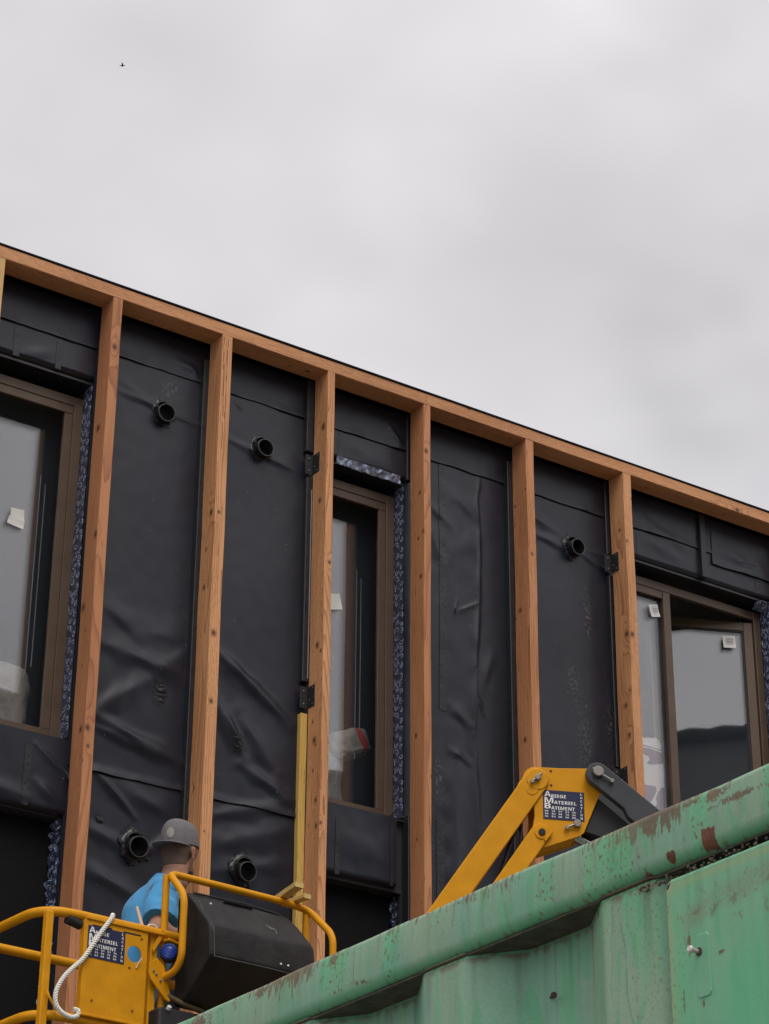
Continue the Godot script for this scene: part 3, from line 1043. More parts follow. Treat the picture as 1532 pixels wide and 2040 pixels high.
		for q in 2:
			st = mb()
			var yy: float = t[1] + (q - 0.5) * t[2] * 0.6
			rod(st, Vector3(t[0] - 0.03, yy, -0.147), Vector3(t[0] - 0.03, yy, -0.143), 0.005, 0.001, 8)
			obj("screw", st, M.steel, br)
	# vent pipes with their collars of crumpled tape
	var plast := mat(lin(0.018, 0.019, 0.020), 0.3)
	var rimm := mat(lin(0.075, 0.078, 0.076), 0.4)
	for t in [[0.385, 8.338, 0.054, 1], [1.045, 8.318, 0.054, 2], [3.348, 8.328, 0.054, 3], [0.362, 5.748, 0.056, 4], [1.020, 5.742, 0.054, 5]]:
		var vp := group_node("vent_pipe", b)
		rng.seed = 900 + t[3]
		var ax := Vector3(rng.randf_range(-0.06, 0.06), -0.10 + rng.randf_range(-0.05, 0.05), 1.0).normalized()
		var bx0 := ax.cross(Vector3.UP).normalized()
		var xf := Transform3D(Basis(bx0, ax, bx0.cross(ax)), Vector3(t[0], t[1], -0.125) - ax * 0.30)
		st = mb()
		var r: float = t[2]
		lathe(st, [Vector2(r - 0.005, 0.0), Vector2(r - 0.005, 0.297), Vector2(r - 0.002, 0.30), Vector2(r, 0.298), Vector2(r + 0.002, 0.285), Vector2(r, 0.25), Vector2(r, 0.0)], xf, 32)
		obj("sleeve", st, plast, vp)
		st = mb()
		lathe(st, [Vector2(r - 0.0052, 0.297), Vector2(r - 0.0042, 0.3012), Vector2(r - 0.0012, 0.3012), Vector2(r + 0.0002, 0.2985)], xf, 32)
		obj("rim", st, rimm, vp)
		st = mb()
		tube(st, [xf * Vector3(0.3 * r, 0.10, 0.9 * r), xf * Vector3(0.3 * r, 0.298, 0.9 * r)], 0.0012, 5)
		obj("seam", st, rimm, vp)
		st = mb()
		rod(st, xf * Vector3(0, 0.10, 0), xf * Vector3(0, 0.11, 0), r - 0.004)
		obj("stop", st, M.board, vp)
		var sd: float = t[3] * 31.0
		st = mb()
		var big: float = 1.0 if t[3] < 4 else 1.12
		var cc := Vector3(t[0] - ax.x * 0.065, t[1] - ax.y * 0.065 + 0.004, WALL)
		var fn := func(u: float, v: float) -> Vector3:
			var a := u * TAU
			var edge: float = (1.42 + 0.40 * nz.get_noise_2d(cos(a) * 1.2 + sd, sin(a) * 1.2) + 0.14 * nz.get_noise_2d(cos(a) * 5.0 + sd, sin(a) * 5.0)) * r * big
			var q := lerpf(r * 1.01, edge, v)
			var p := cc + Vector3(cos(a) * q, sin(a) * q * 1.1 + 0.01, 0)
			var k := nz.get_noise_3d(p.x * 13.0 + sd, p.y * 17.0, 1.0)
			var up := pow(1.0 - v, 4.0) * 0.022
			return Vector3(p.x, p.y, WALL + bulge(p.x, p.y) + 0.0035 + up + absf(k) * 0.008 * (1.0 - 0.8 * v * v) + 0.0035 * absf(nz.get_noise_3d(p.x * 45.0, p.y * 30.0, sd)))
		grid(st, 96, 10, fn, func(_p, u, v): return Vector2(u, v))
		obj("taped_collar", st, M.tape, vp)
	# patches of crumpled tape
	for t in [[0.465, 6.655, 0.055, 0.085, 3.0], [0.97, 6.49, 0.06, 0.07, 8.0], [0.16, 5.88, 0.03, 0.03, 15.0]]:
		st = mb()
		var fn2 := func(u: float, v: float) -> Vector3:
			var a := u * TAU
			var e: float = 0.85 + 0.35 * nz.get_noise_2d(cos(a) * 4.0 + t[4], sin(a) * 4.0)
			var p := Vector2(t[0] + cos(a) * v * e * t[2], t[1] + sin(a) * v * e * t[3])
			var k := nz.get_noise_2d(p.x * 9.0 + t[4], p.y * 24.0)
			return Vector3(p.x, p.y, WALL + bulge(p.x, p.y) + 0.003 + absf(k) * 0.010 * (1.0 - v * v * 0.8))
		grid(st, 48, 14, fn2, func(_p, u, v): return Vector2(u, v))
		obj("tape_patch", st, M.tape, b)
	# windows
	var w1 := window(b, "left window, cut by the edge of the picture", -1.39, -0.058, 6.29, 8.352)
	foil("reveal_tape", w1, Vector3(-0.058, 6.285, -0.287), Vector3(0, 0, 0.098), Vector3(0, 2.12, 0), Vector3(-1, 0, 0), 0.005)
	foil("reveal_tape", w1, Vector3(-0.058, 4.3, -0.297), Vector3(0, 0, 0.108), Vector3(0, 1.53, 0), Vector3(-1, 0, 0), 0.022)
	var w2 := window(b, "narrow window between the third and fourth posts", 1.466, 2.058, 6.29, 8.362)
	foil("reveal_tape", w2, Vector3(2.060, 6.285, -0.287), Vector3(0, 0, 0.098), Vector3(0, 2.12, 0), Vector3(-1, 0, 0), 0.004)
	foil("reveal_tape", w2, Vector3(2.060, 4.6, -0.297), Vector3(0, 0, 0.06), Vector3(0, 1.23, 0), Vector3(-1, 0, 0), 0.022)
	foil("head_tape", w2, Vector3(1.57, 8.455, -0.183), Vector3(0, -0.045, -0.02), Vector3(0.46, 0, 0), Vector3(0, -0.4, 1).normalized(), 0.016, "pale crumpled strip along the head of the narrow window", M.foil_pale)
	var w3 := window(b, "right window with its right sash standing open inwards", 3.75, 5.012, 6.29, 8.362, 4.200, -0.325)
	sash(w3, Transform3D(Basis(Vector3.UP, deg_to_rad(-24.0)), Vector3(4.948, 6.322, -0.300)) * Transform3D(Basis(), Vector3(-0.715, 0, 0)), 0.715, 1.965, 0.062)
	foil("reveal_tape", w3, Vector3(5.018, 6.285, -0.287), Vector3(0, 0, 0.098), Vector3(0, 2.10, 0), Vector3(-1, 0, 0), 0.008)
	foil("head_tape", w3, Vector3(4.90, 8.41, -0.19), Vector3(0, -0.06, -0.05), Vector3(0.12, 0, 0), Vector3(0, -0.4, 1).normalized(), 0.016)
	# two thin grey upright rods added behind the panes of each window
	for q in [[w1, -0.058], [w2, 2.058]]:
		for k in 2:
			st = mb()
			var xx: float = q[1] - 0.135 + 0.032 * k
			tube(st, [Vector3(xx, 7.92 - 0.05 * k, -0.49), Vector3(xx, 6.70 + 0.06 * k, -0.49)], 0.0035, 6)
			obj("grey_rod", st, M.pale_grey, q[0])
	# paper stickers on the panes
	for t in [[w1, Vector3(-0.345, 7.59, -0.428), 0.085, 0.085, 0.0, 0.06], [w1, Vector3(-0.352, 7.548, -0.426), 0.10, 0.05, 0.0, -0.15], [w2, Vector3(1.72, 7.625, -0.428), 0.10, 0.10, 0.0, 0.25],
			[w3, Vector3(4.110, 8.158, -0.319), 0.075, 0.085, 0.0, 0.25], [w3, Vector3(4.800, 8.135, -0.375), 0.085, 0.085, -24.0, 0.05]]:
		st = mb()
		var xf := Transform3D(Basis(Vector3.UP, deg_to_rad(t[4])) * Basis(Vector3.BACK, t[5]), t[1])
		var wob := nz.get_noise_2d(t[1].x * 9.0, 2.0)
		grid(st, 8, 8, func(u: float, v: float) -> Vector3: return xf * Vector3((u - 0.5) * t[2] * (1.0 + 0.12 * wob * v), (v - 0.5) * t[3], 0.006 + 0.012 * absf(u - 0.4) * absf(v - 0.5)), func(_p, u, v): return Vector2(u, v))
		obj("sticker", st, M.paper, t[0])
		if t[0] == w3:
			st = mb()
			for k in 4:
				box(st, xf * Transform3D(Basis(), Vector3(0.004 * (k % 2), t[3] * (0.28 - 0.14 * k), 0.016)), Vector3(t[2] * 0.62, 0.003, 0.001))
			obj("print_lines", st, M.ink, t[0])

# ---------------------------------------------------------------- what the panes mirror
func opposite() -> void:
	var h := thing("opposite_house", "grey rendered house across the road under a dark ridged tile roof", "house", Vector3(5, 0, 17))
	var st := mb()
	bx(st, Vector3(-5, 0, 14.2), Vector3(15, 10.6, 21.8))
	obj("wall", st, mat(lin(0.26, 0.25, 0.23), 0.9), h)
	var tile := mottled(mat(Color.WHITE, 0.8), lin(0.022, 0.022, 0.024), lin(0.045, 0.042, 0.042), 0.6, 61)
	st = mb()
	prism(st, PackedVector2Array([Vector2(13.6, 10.55), Vector2(18.0, 14.85), Vector2(22.4, 10.55), Vector2(22.4, 10.4), Vector2(18.0, 14.7), Vector2(13.6, 10.4)]), Transform3D(Basis(Vector3(0, 0, 1), Vector3(0, 1, 0), Vector3(-1, 0, 0)), Vector3.ZERO), 5.6, -15.6)
	obj("roof", st, tile, h)
	for k in 44:
		st = mb()
		var x := -5.4 + k * 0.48
		tube(st, [Vector3(x, 14.84, 18.0), Vector3(x + 0.24, 14.88, 18.0), Vector3(x + 0.475, 14.84, 18.0)], 0.14, 8, 0.155)
		obj("ridge_tile", st, tile, h)
	for k in 5:
		var wn := group_node("window", h)
		var x := -3.2 + k * 4.0
		st = mb()
		bx(st, Vector3(x - 0.6, 6.2, 14.1), Vector3(x + 0.6, 8.0, 14.19), 0.01)
		obj("frame", st, M.white, wn)
		st = mb()
		bx(st, Vector3(x - 0.5, 6.3, 14.05), Vector3(x + 0.5, 7.9, 14.098))
		obj("pane", st, mat(lin(0.03, 0.035, 0.04), 0.1), wn)

# ---------------------------------------------------------------- the green container
const SX := -2.712

func rust_noise(z: float, y: float, f: float) -> float:
	return nf.get_noise_2d(z * 50.0 * f, y * 50.0 * f)

func skip_tex() -> ImageTexture:
	var w := 1440
	var h := 310
	var data := PackedByteArray()
	data.resize(w * h * 3)
	var base := Vector3(0.172, 0.360, 0.250)
	var vivid := Vector3(0.105, 0.40, 0.205)
	var chalk := Vector3(0.235, 0.350, 0.248)
	var teal := Vector3(0.115, 0.33, 0.245)
	var rust := Vector3(0.130, 0.048, 0.026)
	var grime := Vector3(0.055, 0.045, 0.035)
	var o := 0
	for j in h:
		var y := 3.02 - 0.6 * j / h
		for i in w:
			var z := 5.2 + 2.8 * i / w
			var n1 := nf.get_noise_2d(z * 150.0, y * 60.0)
			var n2 := nf.get_noise_2d(z * 420.0 + 50.0, y * 90.0)
			var fine := nf.get_noise_2d(z * 6500.0, y * 6500.0)
			var streak := nf.get_noise_2d(z * 1900.0, y * 110.0)
			var c := base.lerp(chalk, clampf(0.45 + n1 * 0.8, 0.0, 1.0))
			c = c.lerp(vivid, clampf((n2 + 0.25 * streak - 0.10) * 1.3, 0.0, 0.75))
			c = c.lerp(teal, smoothstep(0.35, 0.7, nf.get_noise_2d(z * 260.0 + 900.0, y * 130.0)) * 0.35)
			c = c.lerp(vivid * 0.9, 0.5 * smoothstep(0.42, 0.6, nf.get_noise_2d(z * 1300.0 + 70.0, y * 380.0)))
			c *= 1.0 + 0.07 * fine + 0.07 * streak
			var r := 0.0
			if y > 2.885:      # rail
				var top := 3.0 - y
				var patch := nf.get_noise_2d(z * 130.0 + 300.0, 4.0) * 0.55 + nf.get_noise_2d(z * 800.0, 8.0) * 0.35
				var fringe := 0.55 * nf.get_noise_2d(z * 5200.0, y * 1100.0) + 0.25 * fine
				r = 0.80 * smoothstep(0.10, 0.50, patch + fringe * 0.75 + 0.20 - top * 15.0)
				r = maxf(r, 0.55 * smoothstep(0.30, 0.60, 0.45 * nf.get_noise_2d(z * 2600.0 + 33.0, y * 500.0) + 0.2 * fine + 0.28 * smoothstep(0.090, 0.108, top)))
				if n2 > 0.22:
					r = maxf(r, 0.7 * smoothstep(0.55, 0.66, nf.get_noise_2d(z * 5200.0, y * 3600.0 + 71.0)))
				c = c.lerp(vivid * 0.85, 0.75 * smoothstep(0.080, 0.100, top))
				c = c.lerp(chalk * 1.15, 0.6 * smoothstep(0.008, 0.002, top))
				var drip := smoothstep(0.40, 0.62, nf.get_noise_2d(z * 1700.0 + 500.0, y * 25.0)) * smoothstep(0.10, 0.0, top)
				c = c.lerp(Vector3(0.17, 0.15, 0.09), 0.30 * drip)
				if z > 7.622 and z < 7.655 + 0.0015 * fine and y > 2.8965 + 0.002 * streak and y < 2.934 - (z - 7.622) * 0.10 + 0.002 * fine:
					r = 1.0
				var hz := (z - 7.543) / 0.011
				var hy := (y - 2.9085) / 0.011
				var q := hz * hz + hy * hy - 0.8
				if q * q * q - hz * hz * hy * hy * hy < 0.0:
					r = 1.0
				for s in [[7.405, 0.040], [7.42, 0.075], [7.40, 0.06], [6.93, 0.05], [6.60, 0.08]]:
					if absf(z - s[0] - (y - 2.95) * 0.15 * sin(s[0] * 90.0)) < 0.0011 and top < s[1]:
						r = maxf(r, 0.6)
				r = maxf(r, 0.50 * smoothstep(0.9, 0.2, Vector2((z - 7.415) / 0.035, (y - 2.975) / 0.028).length() + 0.4 * n2 + 0.2 * fine))
				r = maxf(r, 0.65 * smoothstep(1.0, 0.4, Vector2((z - 7.45) / 0.014, (y - 2.982) / 0.022).length() + 0.5 * streak))
				r = maxf(r, 0.9 * smoothstep(1.0, 0.7, Vector2((z - 7.475) / 0.010, (y - 2.897) / 0.009).length() + 0.3 * fine))
				r = maxf(r, 0.75 * smoothstep(1.0, 0.6, Vector2((z - 6.62) / 0.06, (y - 2.918 + (z - 6.62) * 0.10) / 0.007).length() + 1.3 * absf(nf.get_noise_2d(z * 3600.0, y * 2500.0))))
				for s in [[7.66, 2.985, 0.03, 0.010], [7.72, 2.965, 0.05, 0.007], [7.60, 2.99, 0.02, 0.012], [6.0, 2.975, 0.05, 0.02], [6.25, 2.985, 0.03, 0.012], [6.52, 2.985, 0.02, 0.02]]:
					r = maxf(r, 0.75 * smoothstep(1.0, 0.55, Vector2((z - s[0]) / s[2], (y - s[1]) / s[3]).length() + 0.5 * fine + 0.4 * streak))
			else:
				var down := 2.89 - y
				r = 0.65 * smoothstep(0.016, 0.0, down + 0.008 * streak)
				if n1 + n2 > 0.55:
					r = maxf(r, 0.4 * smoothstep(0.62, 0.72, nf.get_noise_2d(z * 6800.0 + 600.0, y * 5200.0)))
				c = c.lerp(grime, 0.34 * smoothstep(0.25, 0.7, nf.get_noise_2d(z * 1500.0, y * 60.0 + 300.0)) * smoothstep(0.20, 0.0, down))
				if z > 7.53:   # the bolted plate: brighter paint, a smeared band, small chips
					c = c.lerp(vivid * 1.15, 0.38)
					c = c.lerp(Vector3(0.30, 0.36, 0.17), 0.6 * smoothstep(0.030, 0.0, z - 7.53) + 0.5 * smoothstep(0.012, 0.0, absf(2.856 - y)))
					c = c.lerp(Vector3(0.20, 0.19, 0.13), 0.6 * smoothstep(0.030, 0.006, absf(y - 2.795 - 0.15 * (z - 7.6) + 0.012 * n2)) * smoothstep(7.555, 7.6, z) * (0.75 + 0.6 * n2 + 0.5 * fine))
					r = maxf(r, 0.40 * smoothstep(0.40, 0.7, nf.get_noise_2d(z * 1700.0 + 13.0, y * 1500.0) + 0.3 * fine - absf(y - 2.80) * 8.0 + 0.08))
					for s in [[7.566, 2.66, 0.0018, 0.022], [7.568, 2.61, 0.002, 0.010], [7.571, 2.59, 0.0018, 0.012], [7.612, 2.648, 0.003, 0.007], [7.66, 2.72, 0.008, 0.003], [7.585, 2.75, 0.004, 0.02]]:
						r = maxf(r, 0.8 * smoothstep(1.1, 0.8, Vector2((z - s[0]) / s[2], (y - s[1]) / s[3]).length() + 0.25 * fine))
				else:
					var v1 := absf(z - 7.40 + (y - 2.80) * 0.12 + 0.004 * sin(y * 40.0))
					if v1 < 0.0014 and y < 2.84:
						c = c.lerp(Vector3(0.05, 0.21, 0.15), 0.6)
					var v2 := absf(z - 7.37 - (y - 2.80) * 0.05 + 0.002 * sin(y * 90.0))
					if v2 < 0.0010 and y < 2.86 and y > 2.72:
						c = c.lerp(Vector3(0.07, 0.22, 0.15), 0.6)
			c = c.lerp(rust * (1.0 + 0.35 * n2 + 0.25 * fine), clampf(r, 0.0, 1.0))
			var q2 := Color(clampf(c.x, 0, 1), clampf(c.y, 0, 1), clampf(c.z, 0, 1)).linear_to_srgb()
			data[o] = int(q2.r * 255.0)
			data[o + 1] = int(q2.g * 255.0)
			data[o + 2] = int(q2.b * 255.0)
			o += 3
	return img_tex(w, h, data)

func skin(st: SurfaceTool, a: Vector3, b: Vector3, c: Vector3, d: Vector3, na: Vector3, nb: Vector3) -> void:
	# a quad a-b (along z) up to d-c, with container coordinates; na at a and d, nb at b and c
	var U := func(p: Vector3) -> Vector2: return Vector2((p.z - 5.2) / 2.8, (3.02 - p.y) / 0.6)
	tri(st, a, b, c, na, nb, nb, U.call(a), U.call(b), U.call(c))
	tri(st, a, c, d, na, nb, na, U.call(a), U.call(c), U.call(d))

func skip() -> void:
	var m := mat(Color.WHITE, 0.55, 0.0, 0.4)
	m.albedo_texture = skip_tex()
	var plain := mottled(mat(Color.WHITE, 0.6), lin(0.19, 0.36, 0.25), lin(0.15, 0.34, 0.21), 1.0, 71)
	var s := thing("skip_container", "tall green steel waste container with rusty top rail, in the foreground", "waste container", Vector3(-1.5, 0, 6.6))
	var z0 := 3.5
	var z1 := 9.75
	var X1 := -0.35
	# top rail: rounded box section, swept with a slight sag and dents
	var prof := [Vector2(0.10, -0.107), Vector2(0.022, -0.107), Vector2(0.014, -0.105), Vector2(0.007, -0.100), Vector2(0.002, -0.092), Vector2(0.0, -0.082), Vector2(-0.002, -0.05), Vector2(0.0, -0.012), Vector2(0.004, -0.003), Vector2(0.012, 0.0), Vector2(0.10, 0.0)]
	var st := mb()
	var ns := 160
	for j in ns:
		var rows := []
		for e in 2:
			var z := lerpf(z0, z1, float(j + e) / ns)
			var row := []
			for p in prof:
				var dent := 0.004 * nz.get_noise_2d(z * 1.6, p.y * 6.0) + 0.0015 * nz.get_noise_2d(z * 7.0, p.y * 12.0)
				var y: float = 3.002 + p.y - 0.004 * pow((z - 6.6) / 1.4, 2.0) + 0.0025 * nz.get_noise_2d(z * 3.0, 9.0)
				row.append(Vector3(SX + p.x + dent, y, z))
			rows.append(row)
		for i in prof.size() - 1:
			var nn := []
			for k in [i, i + 1]:
				var d: Vector2 = (prof[mini(k + 1, prof.size() - 1)] - prof[maxi(k - 1, 0)]).normalized()
				nn.append(Vector3(-d.y, d.x, 0))
			var c := [rows[0][i], rows[1][i], rows[1][i + 1], rows[0][i + 1]]
			var u := []
			for p in c:
				u.append(Vector2((p.z - 5.2) / 2.8, (3.02 - p.y) / 0.6))
			tri(st, c[0], c[1], c[2], nn[0], nn[0], nn[1], u[0], u[1], u[2])
			tri(st, c[0], c[2], c[3], nn[0], nn[1], nn[1], u[0], u[2], u[3])
	obj("top_rail", st, m, s)
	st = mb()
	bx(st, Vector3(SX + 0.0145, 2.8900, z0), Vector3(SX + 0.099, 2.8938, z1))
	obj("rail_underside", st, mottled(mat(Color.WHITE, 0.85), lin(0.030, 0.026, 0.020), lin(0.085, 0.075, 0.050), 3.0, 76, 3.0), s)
	st = mb()
	bx(st, Vector3(X1 - 0.1, 2.893, z0), Vector3(X1, 3.0, z1), 0.006)
	obj("top_rail", st, plain, s)
	st = mb()
	bx(st, Vector3(SX + 0.101, 2.893, z0), Vector3(X1 - 0.101, 3.0, z0 + 0.1), 0.006)
	obj("end_rail", st, plain, s)
	st = mb()
	bx(st, Vector3(SX + 0.101, 2.893, z1 - 0.1), Vector3(X1 - 0.101, 3.0, z1), 0.006)
	obj("end_rail", st, plain, s)
	# corrugated side
	var line := [Vector2(z0, SX + 0.012)]
	var z := 6.82 - 0.53 * 6
	while z < z1 - 0.5:
		line.append(Vector2(z, SX + 0.012))
		line.append(Vector2(z + 0.13, SX + 0.012))
		line.append(Vector2(z + 0.235, SX + 0.085))
		line.append(Vector2(z + 0.405, SX + 0.085))
		z += 0.53
	line.append(Vector2(z, SX + 0.012))
	line.append(Vector2(z1, SX + 0.012))
	# round the bends
	var soft := [line[0]]
	for i in range(1, line.size() - 1):
		var p: Vector2 = line[i]
		var a: Vector2 = p + (line[i - 1] - p).limit_length(0.013)
		var b: Vector2 = p + (line[i + 1] - p).limit_length(0.013)
		for k in 4:
			var t := k / 3.0
			soft.append(a.lerp(p, t).lerp(p.lerp(b, t), t))
	soft.append(line[-1])
	st = mb()
	var nrm := []
	for i in soft.size():
		var d: Vector2 = (soft[mini(i + 1, soft.size() - 1)] - soft[maxi(i - 1, 0)])
		if d.length() < 1e-6:
			d = Vector2(1, 0)
		d = d.normalized()
		nrm.append(Vector3(-d.x, 0, d.y))
	for i in soft.size() - 1:
		for k in 12:
			var ya := 0.55 + (2.897 - 0.55) * k / 12.0
			var yb := 0.55 + (2.897 - 0.55) * (k + 1) / 12.0
			var A: Vector2 = soft[i]
			var B: Vector2 = soft[i + 1]
			skin(st, Vector3(A.y, ya, A.x), Vector3(B.y, ya, B.x), Vector3(B.y, yb, B.x), Vector3(A.y, yb, A.x), nrm[i], nrm[i + 1])
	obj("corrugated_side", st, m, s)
	# weld bead and packed dirt under the rail
	rng.seed = 8
	var weld := mottled(mat(Color.WHITE, 0.85), lin(0.035, 0.022, 0.016), lin(0.10, 0.055, 0.035), 6.0, 73, 4.0)
	st = mb()
	var pts := []
	for i in soft.size():
		var q: Vector2 = soft[i]
		if q.x > 5.2 and q.x < 7.56:
			pts.append(Vector3(q.y - 0.001, 2.8925 + 0.002 * nz.get_noise_2d(q.x * 40.0, 1.0), q.x))
	tube(st, pts, 0.0032, 6)
	obj("weld_bead", st, weld, s)
	st = mb()
	for i in 700:
		var zz := rng.randf_range(7.44, 9.6)
		var r := rng.randf_range(0.0008, 0.0026)
		box(st, Transform3D(Basis.from_euler(Vector3(rng.randf() * 3.0, rng.randf() * 3.0, rng.randf() * 3.0)), Vector3(SX + rng.randf_range(0.0, 0.012), 2.872 + rng.randf() * rng.randf() * 0.016, zz)), Vector3(r, r, r) * 2.0, r * 0.5)
	var dirt := obj("packed_dirt", st, mottled(mat(Color.WHITE, 0.95), lin(0.04, 0.032, 0.024), lin(0.17, 0.14, 0.105), 9.0, 74), s)
	dirt.set_meta("kind", "stuff")
	# bolted plate, its flat bar and bolt
	var pl := group_node("side_plate", s)
	st = mb()
	var out := [Vector2(7.531, 0.6), Vector2(7.531, 2.858), Vector2(7.535, 2.866), Vector2(7.543, 2.870), Vector2(9.70, 2.870), Vector2(9.70, 0.6)]
	for pass_ in 2:
		var bvl := 0.006
		var ring := []
		for p in out:
			var c := Vector2(8.6, 1.7)
			ring.append([Vector3(SX + 0.012, p.y, p.x), Vector3(SX + 0.001, p.y, p.x), Vector3(SX - 0.005, p.y - bvl * signf(p.y - c.y), p.x - bvl * signf(p.x - c.x))])
		if pass_ == 0:
			for i in out.size():
				var k := (i + 1) % out.size()
				for q in 2:
					var f0: Array = [ring[i][q], ring[k][q], ring[k][q + 1], ring[i][q + 1]]
					var nn: Vector3 = (f0[1] - f0[0]).cross(f0[2] - f0[0]).normalized()
					if nn.dot(Vector3(-0.3, (f0[0].y - 1.7) * 0.5, f0[0].z - 8.6)) < 0.0:
						nn = -nn
					skin(st, f0[0], f0[1], f0[2], f0[3], nn, nn)
		else:
			var gz := [7.537, 7.70, 8.0, 8.4, 9.0, 9.694]
			var gy := [0.606, 1.2, 1.8, 2.2, 2.5, 2.7, 2.853]
			for i in 5:
				for k in 6:
					skin(st, Vector3(SX - 0.005, gy[k], gz[i]), Vector3(SX - 0.005, gy[k], gz[i + 1]), Vector3(SX - 0.005, gy[k + 1], gz[i + 1]), Vector3(SX - 0.005, gy[k + 1], gz[i]), Vector3.LEFT, Vector3.LEFT)
			skin(st, Vector3(SX - 0.005, 2.853, 7.541), Vector3(SX - 0.005, 2.853, 9.694), Vector3(SX - 0.005, 2.864, 9.694), Vector3(SX - 0.005, 2.864, 7.549), Vector3.LEFT, Vector3.LEFT)
	obj("sheet", st, m, pl)
	st = mb()
	var bar := PackedVector2Array()
	for q in [Vector2(-0.017, 0.046), Vector2(-0.012, 0.052), Vector2(0.012, 0.052), Vector2(0.017, 0.046), Vector2(0.017, -0.046), Vector2(0.012, -0.052), Vector2(-0.012, -0.052), Vector2(-0.017, -0.046)]:
		bar.append(q)
	prism(st, bar, Transform3D(Basis(Vector3(0, 0, 1), Vector3(0, 1, 0), Vector3(-1, 0, 0)), Vector3(SX - 0.005, 2.708, 7.618)), -0.002, 0.0022, 0.002)
	obj("flat_bar", st, mottled(mat(Color.WHITE, 0.55), lin(0.13, 0.37, 0.215), lin(0.16, 0.39, 0.245), 2.0, 75), pl)
	st = mb()
	rod(st, Vector3(SX - 0.008, 2.732, 7.609), Vector3(SX - 0.020, 2.732, 7.609), 0.0035, 0.0005)
	rod(st, Vector3(SX - 0.020, 2.732, 7.609), Vector3(SX - 0.028, 2.733, 7.610), 0.0062, 0.002, 12)
	obj("bolt", st, mat(lin(0.55, 0.52, 0.50), 0.4, 0.2), pl)
	st = mb()
	rod(st, Vector3(SX - 0.0055, 2.731, 7.6105), Vector3(SX - 0.009, 2.731, 7.6105), 0.0075, 0.001, 12)
	obj("washer", st, weld, pl)
	# a bent nail of rust left on the recessed panel
	st = mb()
	tube(st, [Vector3(SX + 0.083, 2.787, 7.110), Vector3(SX + 0.070, 2.784, 7.130), Vector3(SX + 0.066, 2.782, 7.142)], 0.0022, 6)
	rod(st, Vector3(SX + 0.067, 2.782, 7.140), Vector3(SX + 0.064, 2.7815, 7.144), 0.006, 0.0008, 8)
	obj("rusty_stud", st, weld, s)
	# the rest of the box
	st = mb()
	bx(st, Vector3(X1 - 0.06, 0.55, z0), Vector3(X1 - 0.02, 2.893, z1))
	bx(st, Vector3(SX + 0.10, 0.55, z0), Vector3(X1 - 0.061, 2.893, z0 + 0.05))
	bx(st, Vector3(SX + 0.10, 0.55, z1 - 0.05), Vector3(X1 - 0.061, 2.893, z1))
	bx(st, Vector3(SX + 0.03, 0.45, z0), Vector3(X1, 0.549, z1))
	obj("box_walls", st, plain, s)
	for k in 2:
		st = mb()
		bx(st, Vector3(SX + 0.5 + k * 1.1, 0.16, z0), Vector3(SX + 0.7 + k * 1.1, 0.449, z1), 0.01)
		obj("skid", st, plain, s)
	for k in 4:
		st = mb()
		var xx: float = SX + 0.3 + (k % 2) * 1.7
		var zz: float = z0 + 0.4 + (k / 2) * 5.4
		rod(st, Vector3(xx - 0.1, 0.17, zz), Vector3(xx + 0.1, 0.17, zz), 0.165, 0.01)
		obj("roller", st, M.steel, s)

# ---------------------------------------------------------------- the lift
const BO := Vector3(-0.55, 0, 1.3)
func BK(u: float, y: float, v := 0.0) -> Vector3:
	return BO + Vector3(0.99756, 0, -0.06976) * u + Vector3(0.06976, 0, 0.99756) * v + Vector3(0, y, 0)

func BX() -> Transform3D:
	return Transform3D(Basis(Vector3(0.99756, 0, -0.06976), Vector3.UP, Vector3(0.06976, 0, 0.99756)), BO)

func KX() -> Transform3D:
	return Transform3D(Basis(Vector3(0.90631, 0, 0.42262), Vector3.UP, Vector3(-0.42262, 0, 0.90631)), Vector3(1.5, 0, 1.95))

func pos2(a: Array) -> PackedVector2Array:
	var p := PackedVector2Array()
	for q in a:
		p.append(Vector2(q[0], q[1]))
	return p

func arc(cx: float, cy: float, r: float, a0: float, a1: float, n := 10) -> Array:
	var o := []
	for k in n + 1:
		var a := deg_to_rad(lerpf(a0, a1, float(k) / n))
		o.append([cx + cos(a) * r, cy + sin(a) * r])
	return o

var font: SystemFont

func text(parent: Node3D, called: String, s: String, xf: Transform3D, x: float, base: float, cap: float, width: float) -> void:
	var t := TextMesh.new()
	t.text = s
	t.font = font
	t.font_size = 64
	t.pixel_size = cap / 64.0 / 0.714
	t.depth = 0.0006
	t.horizontal_alignment = HORIZONTAL_ALIGNMENT_LEFT
	t.curve_step = 2.0
	var bb := t.get_aabb()
	var o := MeshInstance3D.new()
	o.name = called
	o.mesh = t
	o.material_override = M.white
	var sx: float = width / bb.size.x if width > 0.0 else 1.0
	var sy: float = cap / bb.size.y
	var up := Vector3.ZERO
	var q: Node3D = parent
	while q != self and q != null:
		up += q.position
		q = q.get_parent() as Node3D
	parent.add_child(o, true)
	o.transform = xf * Transform3D(Basis.from_scale(Vector3(sx, sy, 1.0)), Vector3(x - bb.position.x * sx, base - bb.position.y * sy, 0.0008))
	o.position -= up

